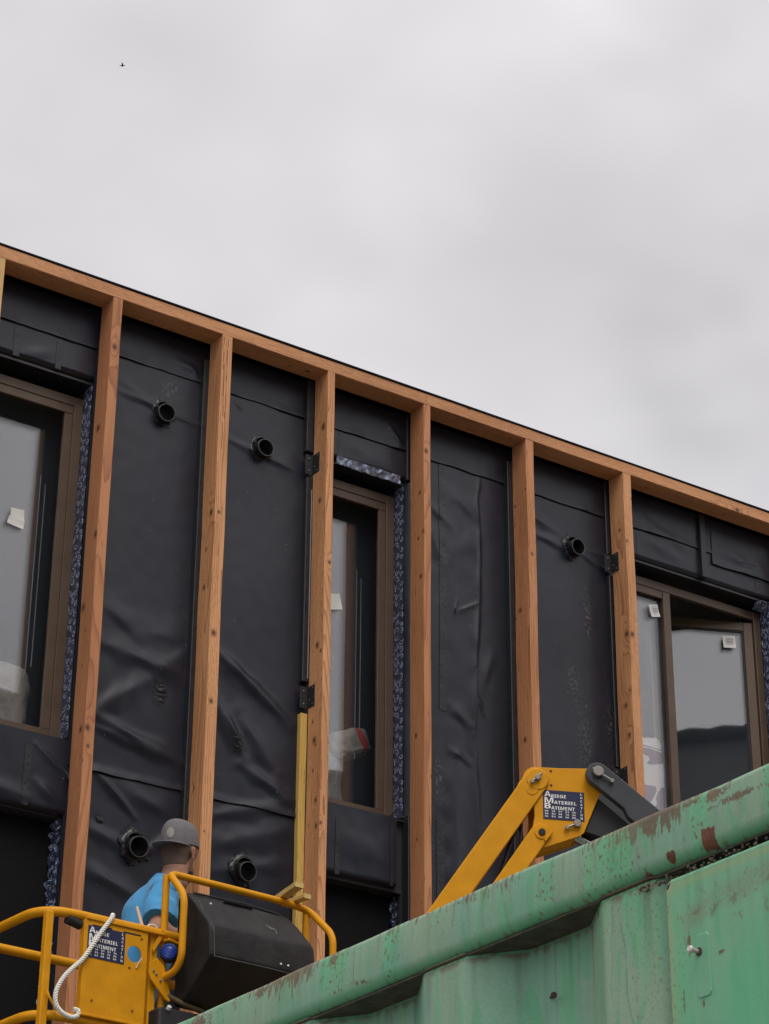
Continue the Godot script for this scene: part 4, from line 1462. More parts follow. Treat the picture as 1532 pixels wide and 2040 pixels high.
# hire firm's plate, lower left corner at the origin of xf
func hire_sign(parent: Node3D, xf: Transform3D, w: float, h: float) -> void:
	var sg := group_node("hire_sign", parent)
	var st := mb()
	box(st, xf * Transform3D(Basis(), Vector3(w / 2, h / 2, 0)), Vector3(w, h, 0.0014), 0.0003)
	obj("plate", st, M.sign_blue, sg)
	var rows := [["A", "RIEGE", 0.775, 0.36], ["M", "ATERIEL", 0.56, 0.545], ["B", "ATIMENT", 0.365, 0.575]]
	for r in rows:
		text(sg, "lettering", r[0], xf, w * 0.035, h * r[2], h * 0.185, w * (0.155 if r[0] == "A" else 0.215 if r[0] == "M" else 0.15))
		text(sg, "lettering", r[1], xf, w * (0.20 if r[0] == "A" else 0.265 if r[0] == "M" else 0.195), h * (r[2] - 0.025), h * 0.115, w * r[3])
	var nums := [["05", "34", "01", "31", "34"], ["06", "81", "96", "74", "24"], ["05", "61", "68", "56", "83"]]
	for i in 3:
		for k in 5:
			text(sg, "number", nums[i][k], xf, w * (0.04 + 0.165 * k), h * (0.255 - 0.092 * i), h * 0.055, w * 0.085)
	var loc := "LOCATION"
	for k in 8:
		text(sg, "lettering", loc[k], xf, w * 0.905, h * (0.885 - 0.118 * k), h * 0.075, w * (0.018 if loc[k] == "I" else 0.05))

func lift() -> void:
	font = SystemFont.new()
	font.font_names = PackedStringArray(["Droid Sans"])
	font.font_weight = 700
	var l := thing("boom_lift", "yellow boom lift with railed basket, dark console cover and folded jib", "boom lift", Vector3(3.8, 0, 3.0))
	var st := mb()
	var R := 0.0215
	# rails: two rings round the basket
	for y in [4.815, 4.36]:
		st = mb()
		var ring := [BK(0.5, y), BK(-0.30, y), BK(-0.30, y, -0.64), BK(1.28, y, -0.64), BK(1.28, y), BK(0.48, y)]
		tube(st, fillet(ring, 0.16, 8), R, 14, -1.0, 1.0)
		obj("top_rail" if y > 4.5 else "mid_rail", st, M.yellow, l)
	for p in [[-0.262, -0.02], [-0.262, -0.62], [0.262, -0.005], [1.24, -0.62], [1.24, -0.02], [0.5, -0.62]]:
		st = mb()
		box(st, BX() * Transform3D(Basis(), Vector3(p[0], 4.29, p[1])), Vector3(0.036, 1.04, 0.036), 0.005)
		obj("rail_post", st, M.yellow, l)
	st = mb()
	box(st, BX() * Transform3D(Basis(), Vector3(0.49, 3.755, -0.32)), Vector3(1.58, 0.05, 0.66), 0.01)
	obj("basket_floor", st, M.steel, l)
	st = mb()
	for v in [0.0, -0.64]:
		box(st, BX() * Transform3D(Basis(), Vector3(0.49, 3.86, v)), Vector3(1.56, 0.15, 0.006), 0.001)
	for u in [-0.30, 1.28]:
		box(st, BX() * Transform3D(Basis(), Vector3(u, 3.86, -0.32)), Vector3(0.006, 0.15, 0.62), 0.001)
	obj("kick_plate", st, M.yellow, l)
	# side panel with its round hole
	st = mb()
	var cx := 0.150
	var cy := 4.687
	var r := 0.037
	var u0 := -0.103
	var u1 := 0.216
	var y0 := 4.385
	var y1 := 4.796
	var angs := []
	for k in 40:
		angs.append(TAU * k / 40.0)
	for c in [Vector2(u0, y0), Vector2(u1, y0), Vector2(u1, y1), Vector2(u0, y1)]:
		angs.append(fposmod((c - Vector2(cx, cy)).angle(), TAU))
	angs.sort()
	for k in angs.size():
		var q := []
		for a in [angs[k], angs[(k + 1) % angs.size()]]:
			var d := Vector2(cos(a), sin(a))
			var tx: float = ((u1 if d.x > 0 else u0) - cx) / d.x if absf(d.x) > 1e-6 else 1e9
			var ty: float = ((y1 if d.y > 0 else y0) - cy) / d.y if absf(d.y) > 1e-6 else 1e9
			q.append([Vector2(cx, cy) + d * r, Vector2(cx, cy) + d * minf(tx, ty)])
		for v in [0.029, 0.024]:
			var nn: Vector3 = BX().basis.z * (1.0 if v > 0.026 else -1.0)
			_quadn(st, BK(q[0][0].x, q[0][0].y, v), BK(q[0][1].x, q[0][1].y, v), BK(q[1][1].x, q[1][1].y, v), BK(q[1][0].x, q[1][0].y, v), nn)
		for s in 2:
			var mid: Vector2 = ((q[0][s] + q[1][s]) / 2.0 - Vector2(cx, cy)).normalized() * (-1.0 if s == 0 else 1.0)
			_quadn(st, BK(q[0][s].x, q[0][s].y, 0.024), BK(q[1][s].x, q[1][s].y, 0.024), BK(q[1][s].x, q[1][s].y, 0.029), BK(q[0][s].x, q[0][s].y, 0.029), BX().basis * Vector3(mid.x, mid.y, 0))
	obj("side_panel", st, M.yellow, l)
	st = mb()
	box(st, BX() * Transform3D(Basis(), Vector3(0.10, 4.803, 0.022)), Vector3(0.40, 0.012, 0.03), 0.002)
	box(st, BX() * Transform3D(Basis(), Vector3(0.055, 4.378, 0.022)), Vector3(0.33, 0.012, 0.03), 0.002)
	box(st, BX() * Transform3D(Basis(), Vector3(-0.106, 4.59, 0.014)), Vector3(0.006, 0.41, 0.032), 0.001)
	obj("panel_flange", st, M.yellow, l)
	for q in [[-0.052, 4.445], [0.155, 4.435], [0.128, 4.622], [0.183, 4.762]]:
		st = mb()
		rod(st, BK(q[0], q[1], 0.029), BK(q[0], q[1], 0.0325), 0.0055, 0.001, 10)
		obj("bolt", st, mat(lin(0.16, 0.06, 0.02), 0.7), l)
	st = mb()
	box(st, BX() * Transform3D(Basis(), Vector3(0.135, 4.775, 0.0295)), Vector3(0.09, 0.007, 0.001))
	box(st, BX() * Transform3D(Basis(), Vector3(-0.02, 4.775, 0.0295)), Vector3(0.10, 0.007, 0.001))
	obj("slot", st, M.rubber, l)
	st = mb()
	tube(st, [BK(0.163, 4.626, 0.032), BK(0.168, 4.645, 0.036), BK(0.180, 4.668, 0.05)], 0.003, 8)
	obj("pull_cord", st, mat(lin(0.6, 0.6, 0.55), 0.6), l)
	hire_sign(l, BX() * Transform3D(Basis(), Vector3(-0.091, 4.630, 0.0305)), 0.190, 0.142)
	# black strap on the rail, thin hook
	st = mb()
	tube(st, [BK(-0.18, 4.79, -0.005), BK(-0.11, 4.775, -0.005)], 0.023, 12)
	obj("rail_grip", st, M.rubber, l)
	st = mb()
	tube(st, fillet([BK(-0.262, 4.455, 0.012), BK(-0.258, 4.43, 0.02), BK(-0.215, 4.375, 0.022)], 0.01), 0.006, 8)
	obj("gate_hook", st, M.yellow, l)
	# guard bar round the console
	st = mb()
	tube(st, fillet([BK(0.30, 4.60, 0.0), BK(0.325, 4.63, 0.10), BK(0.325, 4.68, 0.14), BK(0.325, 4.965, 0.14), BK(0.325, 5.10, 0.005), BK(0.985, 5.098, 0.0), BK(1.115, 5.085, 0.0), BK(1.12, 4.925, 0.18), BK(1.12, 4.50, 0.18)], 0.05), 0.0165, 12)
	obj("guard_bar", st, M.yellow, l)
	for u in [0.318, 1.10]:
		st = mb()
		tube(st, [BK(u, 5.09, -0.004), BK(u + 0.003, 4.36, -0.004)], 0.0165, 12)
		obj("guard_post", st, M.yellow, l)
	# bracket plate under the guard
	st = mb()
	prism(st, pos2([[0.225, 4.66], [0.262, 4.69], [0.30, 4.66], [0.315, 4.62], [0.345, 4.52], [0.335, 4.505], [0.32, 4.51], [0.235, 4.59], [0.225, 4.615]]), BX(), 0.03, 0.04, 0.001)
	prism(st, pos2([[0.245, 4.73], [0.25, 4.715], [0.30, 4.80], [0.30, 4.825], [0.285, 4.825]]), BX(), 0.02, 0.03, 0.001)
	obj("bracket_plate", st, M.yellow, l)
	for q in [[0.247, 4.628], [0.262, 4.615], [0.305, 4.60], [0.285, 4.59]]:
		st = mb()
		rod(st, BK(q[0], q[1], 0.04), BK(q[0], q[1], 0.046), 0.006, 0.001, 8)
		obj("bolt", st, M.steel, l)
	st = mb()
	box(st, BX() * Transform3D(Basis(), Vector3(0.38, 4.40, 0.03)), Vector3(0.26, 0.12, 0.14), 0.01)
	obj("valve_box", st, M.black, l)
	st = mb()
	rod(st, BK(0.292, 4.45, 0.10), BK(0.292, 4.462, 0.115), 0.010, 0.002, 12)
	obj("bolt", st, mat(lin(0.6, 0.6, 0.58), 0.4), l)
	st = mb()
	tube(st, fillet([BK(0.33, 4.535, 0.03), BK(0.40, 4.50, 0.06), BK(0.50, 4.485, 0.06)], 0.03), 0.012, 10)
	tube(st, fillet([BK(0.36, 4.52, 0.0), BK(0.46, 4.52, 0.05), BK(0.62, 4.50, 0.03)], 0.03), 0.007, 8)
	obj("hose", st, mat(lin(0.10, 0.07, 0.03), 0.7), l)
	# beacon: black housing, blue lens, yellow cap
	var bc := group_node("beacon", l)
	var ax := (BX().basis * Vector3(-0.62, -0.05, 0.78)).normalized()
	var c0 := BK(0.332, 4.725, 0.03)
	st = mb()
	var by := ax.cross(Vector3.UP).normalized()
	var bxf := Transform3D(Basis(by, ax, by.cross(ax)), c0)
	lathe(st, [Vector2(0, -0.035), Vector2(0.028, -0.035), Vector2(0.040, -0.022), Vector2(0.043, 0.0), Vector2(0.042, 0.022), Vector2(0.036, 0.026), Vector2(0.0, 0.024)], bxf, 24)
	obj("housing", st, M.rubber, bc)
	st = mb()
	lathe(st, [Vector2(0.036, 0.024), Vector2(0.035, 0.034), Vector2(0.031, 0.037), Vector2(0.029, 0.035), Vector2(0.024, 0.039), Vector2(0.021, 0.037), Vector2(0.014, 0.040), Vector2(0.011, 0.038), Vector2(0, 0.040)], bxf, 24)
	obj("lens", st, mat(lin(0.012, 0.045, 0.30), 0.3, 0.0, 0.5), bc)
	st = mb()
	box(st, BX() * Transform3D(Basis(Vector3(0, 0, 1), -0.2), Vector3(0.335, 4.773, 0.03)), Vector3(0.062, 0.012, 0.06), 0.003)
	obj("mount", st, M.yellow, bc)
	# moulded console cover: rounded section (v, y), lofted along u
	var co := group_node("console_cover", l)
	var sec := [Vector2(0.0, 5.005), Vector2(0.03, 5.018), Vector2(0.06, 5.012), Vector2(0.10, 4.985), Vector2(0.235, 4.852), Vector2(0.258, 4.822), Vector2(0.264, 4.80), Vector2(0.278, 4.69), Vector2(0.276, 4.672), Vector2(0.262, 4.652), Vector2(0.10, 4.525), Vector2(0.05, 4.50), Vector2(0.0, 4.50)]
	for pass_ in 2:
		var soft := [sec[0]]
		for i in sec.size() - 1:
			soft.append(sec[i].lerp(sec[i + 1], 0.25))
			soft.append(sec[i].lerp(sec[i + 1], 0.75))
		soft.append(sec[-1])
		sec = soft
	st = mb()
	var us := [[0.385, 0.94], [0.389, 0.972], [0.400, 0.99], [0.415, 1.0], [0.48, 1.004], [0.62, 1.0], [0.80, 1.0], [0.90, 0.995], [0.94, 0.97], [0.962, 0.92], [0.972, 0.86]]
	var cn := Vector2(0.06, 4.75)
	var fn := func(uu: float, vv: float) -> Vector3:
		var fu := uu * (us.size() - 1)
		var iu := mini(int(fu), us.size() - 2)
		var ru: Array = [lerpf(us[iu][0], us[iu + 1][0], fu - iu), lerpf(us[iu][1], us[iu + 1][1], fu - iu)]
		var fv := vv * (sec.size() - 1)
		var iv := mini(int(fv), sec.size() - 2)
		var a: Vector2 = sec[iv].lerp(sec[iv + 1], fv - iv)
		a = cn + (a - cn) * ru[1]
		return BK(ru[0], a.y + 0.0015 * nz.get_noise_2d(ru[0] * 5.0, vv * 4.0), a.x + 0.0025 * nz.get_noise_2d(ru[0] * 4.0, vv * 3.0 + 9.0))
	grid(st, 60, 150, fn, func(_p, u, v): return Vector2(u, v))
	obj("shell", st, M.console, co)
	st = mb()
	for s in 2:
		st = mb()
		var q := []
		for v in sec.size():
			q.append(fn.call(float(s), float(v) / (sec.size() - 1)))
		face(st, q, BK(0.67, 4.75, 0.1))
		obj("end_face", st, M.console, co)
	st = mb()
	tube(st, fillet([BK(0.40, 4.668, 0.281), BK(0.68, 4.668, 0.2815), BK(0.955, 4.668, 0.262)], 0.02), 0.0022, 6)
	tube(st, fillet([BK(0.403, 4.67, 0.280), BK(0.403, 4.80, 0.268), BK(0.405, 4.96, 0.128)], 0.02), 0.0018, 6)
	obj("seam", st, mat(lin(0.075, 0.072, 0.068), 0.5), co)
	st = mb()
	tube(st, fillet([BK(0.41, 5.005, 0.085), BK(0.68, 5.012, 0.082), BK(0.90, 5.0, 0.078), BK(0.945, 4.95, 0.10)], 0.03), 0.005, 8)
	box(st, BX() * Transform3D(Basis(Vector3.RIGHT, -0.75), Vector3(0.64, 4.99, 0.10)), Vector3(0.16, 0.004, 0.02), 0.001)
	obj("lid_edge", st, M.rubber, co)
	rng.seed = 61
	for q in [[0.47, 4.955], [0.86, 4.688], [0.76, 4.70], [0.80, 4.70]]:
		st = mb()
		var vv: float = 0.135 if q[1] > 4.9 else 0.280
		rod(st, BK(q[0], q[1], vv - 0.004), BK(q[0], q[1], vv + 0.002), 0.005, 0.001, 8)
		obj("rivet", st, M.paper, co)
	st = mb()
	for k in 3:
		var uu := 0.735 + 0.014 * k
		tube(st, [BK(uu, 4.896 - 0.006 * k, 0.191 + 0.006 * k), BK(uu + 0.012, 4.870, 0.2185)], 0.0016, 5)
	tube(st, [BK(0.765, 4.862, 0.2265), BK(0.76, 4.845, 0.243)], 0.0015, 5)
	obj("scratch", st, mat(lin(0.22, 0.19, 0.15), 0.7), co)
	# ---- jib and knuckle
	var K := KX()
	# knuckle: two cheek plates and webs between
	var kn := group_node("knuckle", l)
	var outline := pos2([[-0.19, 5.70]] + arc(-0.118, 5.712, 0.062, 170, 85, 6) + [[0.0, 5.775], [0.143, 5.783]] + arc(0.170, 5.735, 0.048, 100, -15, 6) + [[0.215, 5.70], [0.187, 5.645], [0.108, 5.456], [0.083, 5.437], [-0.11, 5.362], [-0.145, 5.38], [-0.14, 5.46], [-0.128, 5.53], [-0.132, 5.60], [-0.155, 5.655]])
	for off in [-0.014, -0.150]:
		st = mb()
		prism(st, outline, K, off, off + 0.014, 0.002)
		obj("cheek_plate", st, M.yellow, kn)
	st = mb()
	box(st, K * Transform3D(Basis(Vector3(0, 0, 1), 0.37), Vector3(-0.02, 5.408, -0.075)), Vector3(0.20, 0.012, 0.12), 0.002)
	obj("web", st, M.yellow, kn)
	st = mb()
	box(st, K * Transform3D(Basis(), Vector3(0.03, 5.765, -0.075)), Vector3(0.20, 0.012, 0.12), 0.002)
	obj("web", st, M.yellow, kn)
	hire_sign(kn, K * Transform3D(Basis(Vector3(0, 0, 1), -0.012), Vector3(-0.088, 5.514, 0.0015)), 0.200, 0.146)
	for q in [[-0.045, 5.757], [-0.045, 5.685]]:
		st = mb()
		rod(st, K * Vector3(q[0], q[1], -0.002), K * Vector3(q[0], q[1], 0.002), 0.006, 0.001, 10)
		obj("hole_plug", st, M.rubber, kn)
	# long arm and lower arm of the jib
	var d1 := Vector2(-0.560, -0.828).normalized()
	var n1 := Vector2(-d1.y, d1.x)
	for a in [["upper_arm", Vector2(-0.115, 5.706), 0.058, 2.25], ["lower_arm", Vector2(-0.104, 5.441), 0.046, 1.95]]:
		var c: Vector2 = a[1]
		var hw: float = a[2]
		var p := []
		var ang := rad_to_deg(d1.angle())
		p.append_array(arc(c.x, c.y, hw, ang + 90 + 180, ang + 90, 14))
		var e: Vector2 = c + d1 * a[3]
		p.append([e.x - n1.x * -hw, e.y - n1.y * -hw])
		p.append([e.x - n1.x * hw, e.y - n1.y * hw])
		st = mb()
		prism(st, pos2(p), K, -0.112, 0.013, 0.004)
		obj(a[0], st, M.yellow, l)
	st = mb()
	rod(st, K * Vector3(-0.115, 5.706, 0.012), K * Vector3(-0.115, 5.706, 0.018), 0.052, 0.002, 28)
	obj("boss", st, M.yellow, kn)
	st = mb()
	rod(st, K * Vector3(-0.142, 5.655, 0.012), K * Vector3(-0.142, 5.655, 0.016), 0.030, 0.002, 20)
	obj("boss", st, M.yellow, kn)
	st = mb()
	rod(st, K * Vector3(-0.100, 5.441, 0.012), K * Vector3(-0.100, 5.441, 0.018), 0.034, 0.002, 24)
	obj("boss", st, M.yellow, kn)
	st = mb()
	tube(st, [K * Vector3(-0.085, 5.40, 0.016), K * Vector3(-0.05, 5.447, 0.016)], 0.006, 8)
	obj("weld", st, M.yellow, kn)
	for q in [[-0.117, 5.709, 0.014, -0.027, -0.022, 0.020, 0.022, 0.018], [0.074, 5.497, 0.019, -0.052, -0.024, 0.0, 0.0, 0.0], [0.170, 5.744, 0.026, 0.066, -0.044, -0.028, 0.014, 0.058]]:
		var z: float = q[7]
		st = mb()
		rod(st, K * Vector3(q[0], q[1], z), K * Vector3(q[0], q[1], z + 0.022), q[2], 0.003, 18)
		obj("pin", st, M.steel, kn)
		st = mb()
		tube(st, [K * Vector3(q[0] + q[5], q[1] + q[6], z + 0.013), K * Vector3(q[0] + q[3], q[1] + q[4], z + 0.013)], 0.006, 8)
		rod(st, K * Vector3(q[0] + q[3], q[1] + q[4], z + 0.006), K * Vector3(q[0] + q[3], q[1] + q[4], z + 0.02), 0.010, 0.002, 12)
		obj("pin_lock", st, M.steel, kn)
	st = mb()
	rod(st, K * Vector3(-0.100, 5.441, 0.017), K * Vector3(-0.100, 5.441, 0.025), 0.017, 0.002, 18)
	obj("pin", st, M.rubber, kn)
	# dark boom that carries the knuckle
	var bd := Vector2(0.790, -0.613).normalized()
	var bn := Vector2(-bd.y, bd.x)
	var bc2 := Vector2(0.172, 5.738)
	var ba := rad_to_deg(bd.angle())
	st = mb()
	var pp := arc(bc2.x, bc2.y, 0.056, ba + 90, ba + 270, 14)
	for q in [[0.20, -0.058], [0.24, -0.080], [0.345, -0.083], [0.345, 0.050]]:
		var w: Vector2 = bc2 + bd * q[0] + bn * q[1]
		pp.append([w.x, w.y])
	prism(st, pos2(pp), K, 0.018, 0.058, 0.004)
	prism(st, pos2(pp), K, -0.205, -0.165, 0.004)
	obj("boom_fork", st, M.grey_paint, l)
	st = mb()
	var tubexf := K * Transform3D(Basis(Vector3(0, 0, 1), bd.angle()), Vector3(bc2.x, bc2.y, -0.075))
	box(st, tubexf * Transform3D(Basis(), Vector3(1.70, -0.02, 0)), Vector3(2.72, 0.15, 0.262), 0.012)
	obj("boom", st, M.grey_paint, l)
	st = mb()
	prism(st, pos2([[0.19, 5.645], [0.145, 5.55], [0.115, 5.47], [0.22, 5.44], [0.34, 5.43], [0.34, 5.52]]), K, -0.14, -0.02, 0.004)
	obj("link_plate", st, M.black, l)
	st = mb()
	tube(st, [K * Vector3(0.07, 5.468, -0.075), K * Vector3(0.40, 5.30, -0.075)], 0.024, 16)
	obj("cylinder_rod", st, M.chrome, l)
	st = mb()
	tube(st, [K * Vector3(0.34, 5.33, -0.075), K * Vector3(1.2, 4.86, -0.075)], 0.045, 16)
	obj("cylinder", st, M.black, l)
	for k in 3:
		st = mb()
		var zz := -0.10 + 0.035 * k
		tube(st, fillet([K * Vector3(-0.20, 5.30, zz), K * Vector3(-0.165 - 0.012 * k, 5.44, zz), K * Vector3(-0.185, 5.52, zz), K * Vector3(-0.22, 5.45, zz), K * Vector3(-0.30, 5.20, zz)], 0.04), 0.007, 8)
		obj("hose", st, M.rubber, l)
	st = mb()
	tube(st, fillet([K * Vector3(0.02, 5.775, -0.10), K * Vector3(0.09, 5.80, -0.10), K * Vector3(0.16, 5.792, -0.10), K * Vector3(0.22, 5.74, -0.10)], 0.04), 0.006, 8)
	obj("hose", st, M.rubber, l)
	# out of sight behind the container: jib foot, mast and chassis
	st = mb()
	box(st, BX() * Transform3D(Basis(), Vector3(0.55, 3.68, -0.1)), Vector3(0.9, 0.10, 0.5), 0.01)
	obj("basket_mount", st, M.black, l)
	st = mb()
	bx(st, Vector3(3.55, 1.1, 2.75), Vector3(4.05, 4.25, 3.3), 0.02)
	obj("mast", st, M.grey_paint, l)
	st = mb()
	bx(st, Vector3(2.7, 0.45, 2.2), Vector3(5.2, 1.1, 3.9), 0.05)
	obj("chassis", st, M.yellow, l)
	for x in [3.0, 4.9]:
		for z in [2.15, 3.95]:
			st = mb()
			rod(st, Vector3(x, 0.4, z - 0.13), Vector3(x, 0.4, z + 0.13), 0.4, 0.05, 28)
			obj("wheel", st, M.rubber, l)

# ---------------------------------------------------------------- the worker
func person() -> void:
	var p := thing("person", "worker in blue t-shirt and backwards grey cap leaning on the lift rail", "person", Vector3(-0.1, 3.78, 0.82))
	var skinm := mottled(mat(Color.WHITE, 0.55, 0.0, 0.4), lin(0.30, 0.150, 0.098), lin(0.38, 0.20, 0.135), 6.0, 31)
	var neck := Vector3(0.012, 5.215, 0.86)
	var hips := Vector3(-0.155, 4.66, 0.80)
	var f := Vector3(0.92, 0, 0.39)
	var r := Vector3(-0.39, 0, 0.92)
	var rs := Vector3(-0.085, 5.125, 0.985)
	var ls := Vector3(0.085, 5.13, 0.70)
	var re := Vector3(-0.165, 4.885, 1.09)
	var rw := Vector3(0.075, 4.865, 1.13)
	var le := Vector3(0.17, 4.90, 0.66)
	var lw := Vector3(0.31, 4.93, 0.86)
	var head := Vector3(0.062, 5.366, 0.85)
	var hf := Vector3(0.87, 0.0, -0.49).normalized()
	var hr := Vector3(0.49, 0, 0.87).normalized()
	var chest := Vector3(-0.03, 5.04, 0.845)
	# body: one skin
	var st := mb()
	sdf_mesh(st, [[hips, chest, 0.105, 0.105], [chest, neck - Vector3(0.02, 0.04, 0), 0.105, 0.060], [rs, ls, 0.046, 0.046],
		[neck - Vector3(0, 0.04, 0), head - Vector3(0, 0.06, 0) - hf * 0.02, 0.060, 0.060],
		[rs, re, 0.044, 0.042], [re, rw, 0.042, 0.028], [ls, le, 0.044, 0.042], [le, lw, 0.042, 0.028],
		[hips + r * 0.09, hips + r * 0.10 + Vector3(0.10, -0.42, 0.02), 0.085, 0.058], [hips + r * 0.10 + Vector3(0.10, -0.42, 0.02), hips + r * 0.11 + Vector3(0.02, -0.80, 0), 0.055, 0.038],
		[hips - r * 0.09, hips - r * 0.10 + Vector3(0.08, -0.42, 0), 0.085, 0.058], [hips - r * 0.10 + Vector3(0.08, -0.42, 0), hips - r * 0.11 + Vector3(0.0, -0.80, 0), 0.055, 0.038]], 0.012, 0.05, [])
	# head on its finer grid: skull, jaw, nose, ears, brow
	sdf_mesh(st, [[head + Vector3(0, 0.035, 0) - hf * 0.022, head + Vector3(0, 0.035, 0) + hf * 0.028, 0.078, 0.074], [head + Vector3(0, -0.03, 0) + hf * 0.02, head + Vector3(0, -0.080, 0) + hf * 0.058, 0.060, 0.036],
		[head - Vector3(0, 0.05, 0) - hf * 0.03, head - Vector3(0, 0.14, 0) - hf * 0.03, 0.058, 0.062],
		[head + hf * 0.096 + Vector3(0, -0.005, 0), head + hf * 0.112 + Vector3(0, -0.035, 0), 0.010, 0.013],
		[head + hf * 0.085 - Vector3(0, 0.066, 0) - hr * 0.018, head + hf * 0.085 - Vector3(0, 0.066, 0) + hr * 0.018, 0.010, 0.010],
		[head + hr * 0.080 - hf * 0.008 + Vector3(0, 0.012, 0), head + hr * 0.078 - hf * 0.004 + Vector3(0, -0.026, 0), 0.017, 0.010, hr * 2.0],
		[head - hr * 0.080 - hf * 0.008 + Vector3(0, 0.012, 0), head - hr * 0.078 - hf * 0.004 + Vector3(0, -0.026, 0), 0.017, 0.010, hr * 2.0]], 0.004, 0.016, [])
	# hands: palm, four fingers bent round the rail or lever, thumb from the side of the palm
	for hnd in 2:
		var wr: Vector3 = rw if hnd == 0 else lw
		var el: Vector3 = re if hnd == 0 else le
		var d := (wr - el).normalized()
		var side := (Vector3(0, 1, 0) - d * d.y).normalized() * (1.0 if hnd == 0 else -1.0)
		var down := d.cross(side).normalized() * (1.0 if hnd == 0 else -1.0)
		var bones := [[wr, wr + d * 0.03, 0.024, 0.024], [wr + d * 0.03 + side * 0.02, wr + d * 0.075 + side * 0.026, 0.017, 0.014], [wr + d * 0.03 - side * 0.016, wr + d * 0.07 - side * 0.024, 0.017, 0.014], [wr + d * 0.03, wr + d * 0.075, 0.017, 0.015]]
		for q in 4:
			var o: Vector3 = wr + d * (0.080 if q in [1, 2] else 0.074) + side * (0.027 - 0.018 * q)
			var len: float = [0.036, 0.041, 0.038, 0.030][q]
			var k1: Vector3 = o + (d * 0.85 + down * 0.5).normalized() * len
			var k2: Vector3 = k1 + (d * 0.1 + down).normalized() * len * 0.75
			var k3: Vector3 = k2 + (d * -0.7 + down * 0.6).normalized() * len * 0.55
			bones.append_array([[o - d * 0.01, k1, 0.0095, 0.0088], [k1, k2, 0.0088, 0.008], [k2, k3, 0.008, 0.007]])
		var t0: Vector3 = wr + d * 0.025 + side * 0.026
		bones.append_array([[t0, t0 + (d * 0.6 + side * 0.6 + down * 0.4).normalized() * 0.042, 0.012, 0.010], [t0 + (d * 0.6 + side * 0.6 + down * 0.4).normalized() * 0.042, t0 + d * 0.055 + side * 0.022 + down * 0.034, 0.010, 0.008]])
		sdf_mesh(st, bones, 0.004, 0.008, [])
	obj("body", st, skinm, p)
	# cropped hair under the cap, beard along the jaw, eyes
	var hairm := mottled(mat(Color.WHITE, 0.9), lin(0.06, 0.042, 0.032), lin(0.20, 0.125, 0.09), 30.0, 33)
	st = mb()
	sdf_mesh(st, [[head + Vector3(0, 0.03, 0) - hf * 0.026, head + Vector3(0, 0.03, 0) + hf * 0.024, 0.0805, 0.076], [head - Vector3(0, 0.02, 0) - hf * 0.035, head - Vector3(0, 0.055, 0) - hf * 0.034, 0.062, 0.060]], 0.005, 0.02, [[head + hf * 0.012, hf], [head + Vector3(0, -0.075, 0), Vector3(0.0, -1, 0.0)]])
	obj("hair", st, hairm, p)
	st = mb()
	sdf_mesh(st, [[head + Vector3(0, -0.055, 0) + hf * 0.045, head + Vector3(0, -0.088, 0) + hf * 0.062, 0.050, 0.036]], 0.005, 0.01, [[head + Vector3(0, -0.068, 0) + hf * 0.06, (Vector3.UP - hf * 0.2).normalized()], [head + hf * 0.03, -hf]])
	obj("beard", st, mat(lin(0.055, 0.035, 0.028), 0.9), p)
	for s in [-1.0, 1.0]:
		st = mb()
		var ec: Vector3 = head + hf * 0.079 + hr * 0.029 * s + Vector3(0, 0.004, 0)
		sdf_mesh(st, [[ec, ec + hf * 0.001, 0.011, 0.011]], 0.003, 0.004, [])
		obj("eye", st, M.paper, p)
	# t-shirt, cut at neck, sleeves and hem
	var shirtm := mottled(mat(Color.WHITE, 0.85, 0.0, 0.3), lin(0.050, 0.235, 0.46), lin(0.075, 0.30, 0.55), 3.0, 34)
	shirtm.rim_enabled = true
	shirtm.rim = 0.3
	st = mb()
	sdf_mesh(st, [[hips - Vector3(0.02, 0.06, 0), chest - f * 0.012, 0.138, 0.138], [chest - f * 0.02, neck - Vector3(0.03, 0.035, 0), 0.134, 0.082], [rs, ls, 0.066, 0.066]], 0.010, 0.06, [[hips - Vector3(0, 0.10, 0), Vector3(0, -1, 0)], [neck + Vector3(0, 0.012, 0), Vector3(0.30, 0.95, 0.1).normalized()]], 0.016, 6.0)
	for q in [[rs, re], [ls, le]]:
		var d: Vector3 = (q[1] - q[0]).normalized()
		sdf_mesh(st, [[q[0], q[0] + d * 0.30, 0.066, 0.088]], 0.008, 0.03, [[q[0] + d * 0.205, d]], 0.020, 8.0)
	obj("t_shirt", st, shirtm, p)
	st = mb()
	var trm := mat(lin(0.025, 0.027, 0.035), 0.85)
	sdf_mesh(st, [[hips - Vector3(0, 0.0, 0), hips - Vector3(0, 0.06, 0), 0.130, 0.130], [hips + r * 0.09, hips + r * 0.10 + Vector3(0.10, -0.42, 0.02), 0.100, 0.075], [hips + r * 0.10 + Vector3(0.10, -0.42, 0.02), hips + r * 0.11 + Vector3(0.02, -0.80, 0), 0.075, 0.065],
		[hips - r * 0.09, hips - r * 0.10 + Vector3(0.08, -0.42, 0), 0.100, 0.075], [hips - r * 0.10 + Vector3(0.08, -0.42, 0), hips - r * 0.11 + Vector3(0.0, -0.80, 0), 0.075, 0.065]], 0.014, 0.05, [[hips + Vector3(0, 0.02, 0), Vector3.UP]], 0.012, 8.0)
	obj("trousers", st, trm, p)
	for s in [1.0, -1.0]:
		st = mb()
		var an: Vector3 = hips + r * 0.11 * s + Vector3(0.01, -0.80, 0)
		sdf_mesh(st, [[an - f * 0.03 - Vector3(0, 0.03, 0), an + f * 0.14 - Vector3(0, 0.035, 0), 0.045, 0.038], [an, an - Vector3(0, 0.03, 0), 0.05, 0.05]], 0.010, 0.02, [[Vector3(0, 3.782, 0), Vector3.DOWN]])
		obj("shoe", st, M.rubber, p)
	# cap worn backwards: crown, brim over the nape, button, badge
	var cap := group_node("cap", p)
